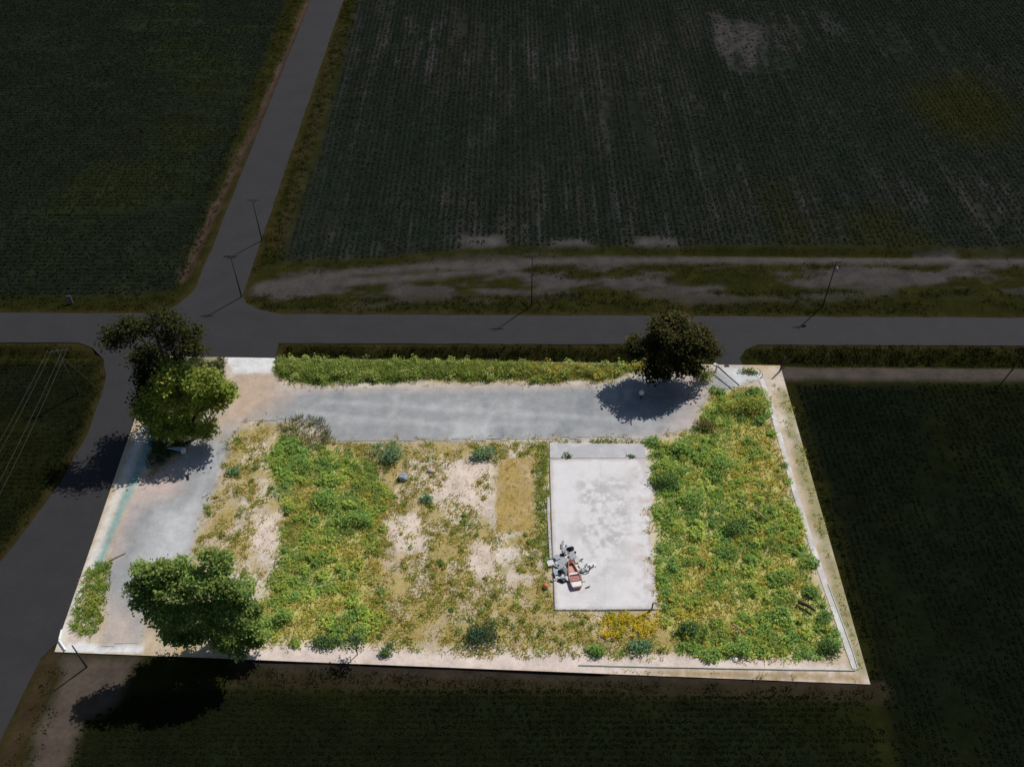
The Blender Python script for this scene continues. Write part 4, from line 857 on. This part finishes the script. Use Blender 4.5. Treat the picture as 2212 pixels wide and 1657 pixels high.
# off-white slab standing at the field margin
g = G(153, 655); t = thing('marker_board', 'off-white upright marker standing at the field margin above the left road', 'marker', (g[0], g[1], -0.05))
M_off = plain('dull_white', (0.13, 0.13, 0.13), 0.3, 3, 0.8)  # off-white taken down to a dark grey
MB().box((0, 0, 0.7), (0.75, 0.14, 1.1), 0.1, (-0.25, 0), 0.85).build('board', M_off, t)
for s in (-0.25, 0.25): MB().box((s, -0.06, 0.1), (0.08, 0.08, 0.5)).build('leg', M_dark, t)

# ------------------------------------------------------------------ rubbish heap on the slab
ZS = 0.20
def spot(px, py): return Vector(G(px, py, ZS))
def dec(px, py):                                                 # survey of the detail sheet, 2000..2300 x 2000..2260
    return spot((2000 + px / 6.373) / 1.736, (2000 + py / 6.373) / 1.736)
# small salmon boat
bow, stern = dec(860, 640), dec(1050, 1330)
ax = (stern - bow); L = ax.length; rz = math.atan2(ax.y, ax.x)
t = thing('small_boat', 'salmon-painted small boat with white stern lying on the slab rubbish heap', 'boat', tuple(bow), rz)
def outline(ins, u0=0.0, u1=1.0):
    top, bot = [], []
    for i in range(15):
        u = u0 + (u1 - u0) * i / 14
        wd = 0.06 + 0.56 * min(1, u / 0.6) ** 0.75
        if u > 0.85: wd *= 0.80 + 0.20 * math.sqrt(max(0.0, 1 - ((u - 0.85) / 0.15) ** 2))
        wd = max(0.015, wd - ins); xx = min(max(u * L, ins * 2.5), L - ins)
        top.append((xx, wd)); bot.append((xx, -wd))
    return bot + top[::-1]
o1, o2 = outline(0.0), outline(0.07); n_ = len(o1)
hv = [(x, y * 0.8, 0.02) for x, y in o1] + [(x, y, 0.46 + 0.10 * max(0, 0.4 - x / L)) for x, y in o1] + [(x, y, 0.46 + 0.10 * max(0, 0.4 - x / L)) for x, y in o2] + [(x, y * 0.86, 0.17) for x, y in o2]
hf = [(r * n_ + k, r * n_ + (k + 1) % n_, (r + 1) * n_ + (k + 1) % n_, (r + 1) * n_ + k) for r in range(3) for k in range(n_)]
me = bpy.data.meshes.new('hull'); me.from_pydata(hv, [], hf); me.update(); link('hull', me, plain('dirty_hull', (0.50, 0.27, 0.20), 0.35, 3, 0.7), t)
MB().prism([(x, y * 0.87) for x, y in o2], 0.12, 0.19).build('floor', M_salmon, t)
MB().prism([(x, y * 0.95) for x, y in outline(0.07, 0.82, 0.985)], 0.40, 0.44).build('stern_deck', M_white, t)
MB().prism([(x, y * 0.93) for x, y in outline(0.07, 0.62, 0.78)], 0.33, 0.37).build('seat', plain('faded_red', (0.42, 0.20, 0.18), 0.3, 3), t)
MB().prism([(x, y * 0.93) for x, y in outline(0.07, 0.50, 0.56)], 0.34, 0.37).build('seat', M_white, t)
MB().prism([(x, y * 0.95) for x, y in outline(0.06, 0.03, 0.2)], 0.44, 0.47).build('bow_deck', plain('dark_red', (0.20, 0.07, 0.06), 0.3, 3), t)
def sheetpiece(px, py, w, d, rz, tilt, z, mat, label, name='scrap_sheet', catg='scrap', th=0.04):
    c = dec(px, py); j = lambda: rng.uniform(0.75, 1.1)
    o = MB().prism([(-w / 2 * j(), -d / 2 * j()), (w / 2 * j(), -d / 2 * j()), (w / 2 * j(), d / 2 * j()), (0.05 * w, d / 2 * 1.15), (-w / 2 * j(), d / 2 * j())], 0, th, tilt).build(name, mat)
    o.location = (c.x, c.y, ZS + z + abs(tilt[0]) * w / 2 + abs(tilt[1]) * d / 2 + 0.01); o.rotation_euler = (0, 0, rz)
    tag(o, label, catg, 'scrap heaped on the slab')
sheetpiece(410, 730, 0.75, 0.6, 0.3, (0.2, 0.1), 0.05, M_white, 'white panel overhanging the left edge of the slab')
sheetpiece(640, 740, 1.1, 1.3, -0.5, (0.12, 0.2), 0.1, M_grey, 'large lilac-grey panel left of the salmon boat')
sheetpiece(560, 620, 0.6, 0.7, 0.5, (0.2, -0.2), 0.22, M_grey, 'small grey panel atop the large lilac-grey panel')
sheetpiece(770, 430, 0.7, 0.6, 0.4, (0.15, 0.1), 0.05, M_grey, 'grey panel at the top of the heap beside the black bag')
sheetpiece(690, 310, 0.28, 0.9, -0.2, (0.0, 0.3), 0.05, plain('brown_grey', (0.36, 0.32, 0.31), 0.2), 'narrow brown-grey board pointing up from the heap', 'scrap_plank', 'plank')
sheetpiece(930, 560, 0.7, 0.8, 0.6, (0.2, 0.1), 0.15, M_grey, 'grey panel leaning just above the boat bow')
sheetpiece(1040, 650, 0.5, 0.75, 0.2, (0.25, 0.1), 0.1, plain('cream', (0.66, 0.65, 0.58), 0.12), 'cream panel right of the boat bow')
sheetpiece(1170, 790, 0.75, 0.7, 0.4, (0.15, 0.15), 0.05, M_white, 'white panel right of the boat near the bent rod')
sheetpiece(1150, 910, 0.7, 0.5, -0.2, (0.1, 0.2), 0.05, plain('green_grey', (0.48, 0.53, 0.50), 0.15), 'grey-green panel touching the right side of the boat')
sheetpiece(1400, 770, 0.9, 0.5, 0.2, (0.05, 0.05), 0.02, M_white, 'flat white panel at the far right of the heap')
sheetpiece(1290, 880, 0.5, 0.45, 0.7, (0.2, 0.1), 0.03, M_white, 'small white panel by the black knot of rod')
sheetpiece(560, 950, 0.8, 0.6, 0.3, (0.15, 0.2), 0.05, plain('ice_blue', (0.42, 0.50, 0.56), 0.25), 'dull blue panel on the lower left of the heap')
sheetpiece(760, 1080, 0.95, 0.35, -0.6, (0.1, 0.3), 0.12, M_white, 'long white panel left of the boat stern')
sheetpiece(800, 950, 0.5, 0.7, 0.5, (0.2, 0.2), 0.12, plain('slate_panel', (0.24, 0.28, 0.33), 0.3), 'slate-blue panel between the grey panels and the boat')
sheetpiece(1190, 1080, 0.4, 0.9, 0.2, (0.05, 0.05), 0.02, plain('pale_green', (0.56, 0.60, 0.57), 0.12), 'pale green strip lying right of the boat stern')
frag = [M_white, M_grey, plain('slate_blue', (0.20, 0.24, 0.29), 0.4, 4, 0.6), M_black, plain('dull_pink', (0.48, 0.34, 0.32), 0.3, 4, 0.7), plain('rust_brown', (0.22, 0.13, 0.09), 0.4, 4, 0.8)]
for (cx, cy, sx, sy, num, lab) in ((600, 780, 170, 190, 12, 'jagged little scrap piece among the grey panels left of the boat'), (820, 450, 150, 110, 7, 'jagged little scrap piece at the top of the heap'), (1220, 820, 170, 150, 9, 'jagged little scrap piece among the white panels right of the boat'), (680, 1080, 170, 90, 6, 'jagged little scrap piece at the lower left of the heap')):
    for q in range(num):
        c = dec(cx + rng.normal(0, sx * 0.6), cy + rng.normal(0, sy * 0.6)); b_ = MB(); kx = rng.integers(4, 7); rr = rng.uniform(0.12, 0.36)
        an = np.sort(rng.uniform(0, 6.28, kx)); as_ = rng.uniform(0.4, 1.0)
        b_.prism([(math.cos(a_) * rr * rng.uniform(0.6, 1.2), math.sin(a_) * rr * as_ * rng.uniform(0.6, 1.2)) for a_ in an], 0, rng.uniform(0.02, 0.08), (rng.normal(0, 0.35), rng.normal(0, 0.35)))
        fi = (q * 5 + num) % 6 if q < 6 else rng.choice(6, p=[.2, .28, .32, .12, .04, .04]); o = b_.build('scrap_piece', frag[fi]); o.location = (c.x, c.y, ZS + rng.uniform(0.08, 0.38)); o.rotation_euler = (0, 0, rng.uniform(0, 6.28))
        tag(o, lab.replace('jagged little', 'jagged ' + ('little white', 'little grey', 'slate-blue', 'black', 'dull pink', 'rust-brown')[fi]), 'scrap', 'scrap heaped on the slab')
def bag(px, py, r, label, z=0.1):
    o = rock(0, 0, r, M_black, label, 'rubbish_bag', 'bag'); c = dec(px, py); o.location = (c.x, c.y, ZS + r[2] * 0.33 + z); o['group'] = 'scrap heaped on the slab'
bag(890, 400, (0.42, 0.32, 0.34), 'black bag at the top of the heap')
bag(985, 480, (0.2, 0.16, 0.2), 'small black bag beside the top black bag')
bag(710, 520, (0.34, 0.2, 0.2), 'flat black bag above the large lilac-grey panel', 0.05)
bag(660, 940, (0.32, 0.3, 0.28), 'black bag in the middle left of the heap', 0.15)
bag(700, 1130, (0.5, 0.28, 0.26), 'black bag at the lower left of the heap', 0.0)
c = [dec(*q) + Vector((0, 0, 0.3)) for q in ((1050, 985), (1200, 960), (1300, 930), (1360, 900), (1350, 840))]
tag(MB().tube(c, 0.06, 6).build('bent_rod', M_dark), 'dark bent rod sticking out to the right of the boat', 'rod', 'scrap heaped on the slab')
for q, lab in (((1140, 630), 'short dark rod above the white panels'), ((1300, 1290), 'short brown stick right of the boat stern')):
    c = dec(*q); tag(MB().tube([(c.x - 0.25, c.y - 0.1, ZS + 0.08), (c.x + 0.25, c.y + 0.08, ZS + 0.12)], 0.05, 6).build('scrap_stick', M_darklog), lab, 'stick', 'scrap heaped on the slab')
# red and white ball-shaped float beside the slab
c = dec(300, 1270); t = thing('float', 'orange-red and white round float in the weeds left of the slab', 'float', (c.x, c.y, 0.33))
def cap_(z0, z1, r, nm, mt):
    vs, fs = [], []; n, k = 14, 7
    for i in range(k):
        z = z0 + (z1 - z0) * i / (k - 1); rr = math.sqrt(max(0, 1 - z * z)) * r
        for j in range(n): vs.append((rr * math.cos(2 * math.pi * j / n), rr * math.sin(2 * math.pi * j / n), z * r))
    for i in range(k - 1):
        for j in range(n): fs.append((i * n + j, i * n + (j + 1) % n, (i + 1) * n + (j + 1) % n, (i + 1) * n + j))
    me = bpy.data.meshes.new(nm); me.from_pydata(vs, [], fs); me.update(); me.polygons.foreach_set('use_smooth', [True] * len(me.polygons)); link(nm, me, mt, t)
cap_(0.15, 1.0, 0.30, 'upper_shell', M_orange); cap_(-1.0, 0.15, 0.30, 'lower_shell', M_white)
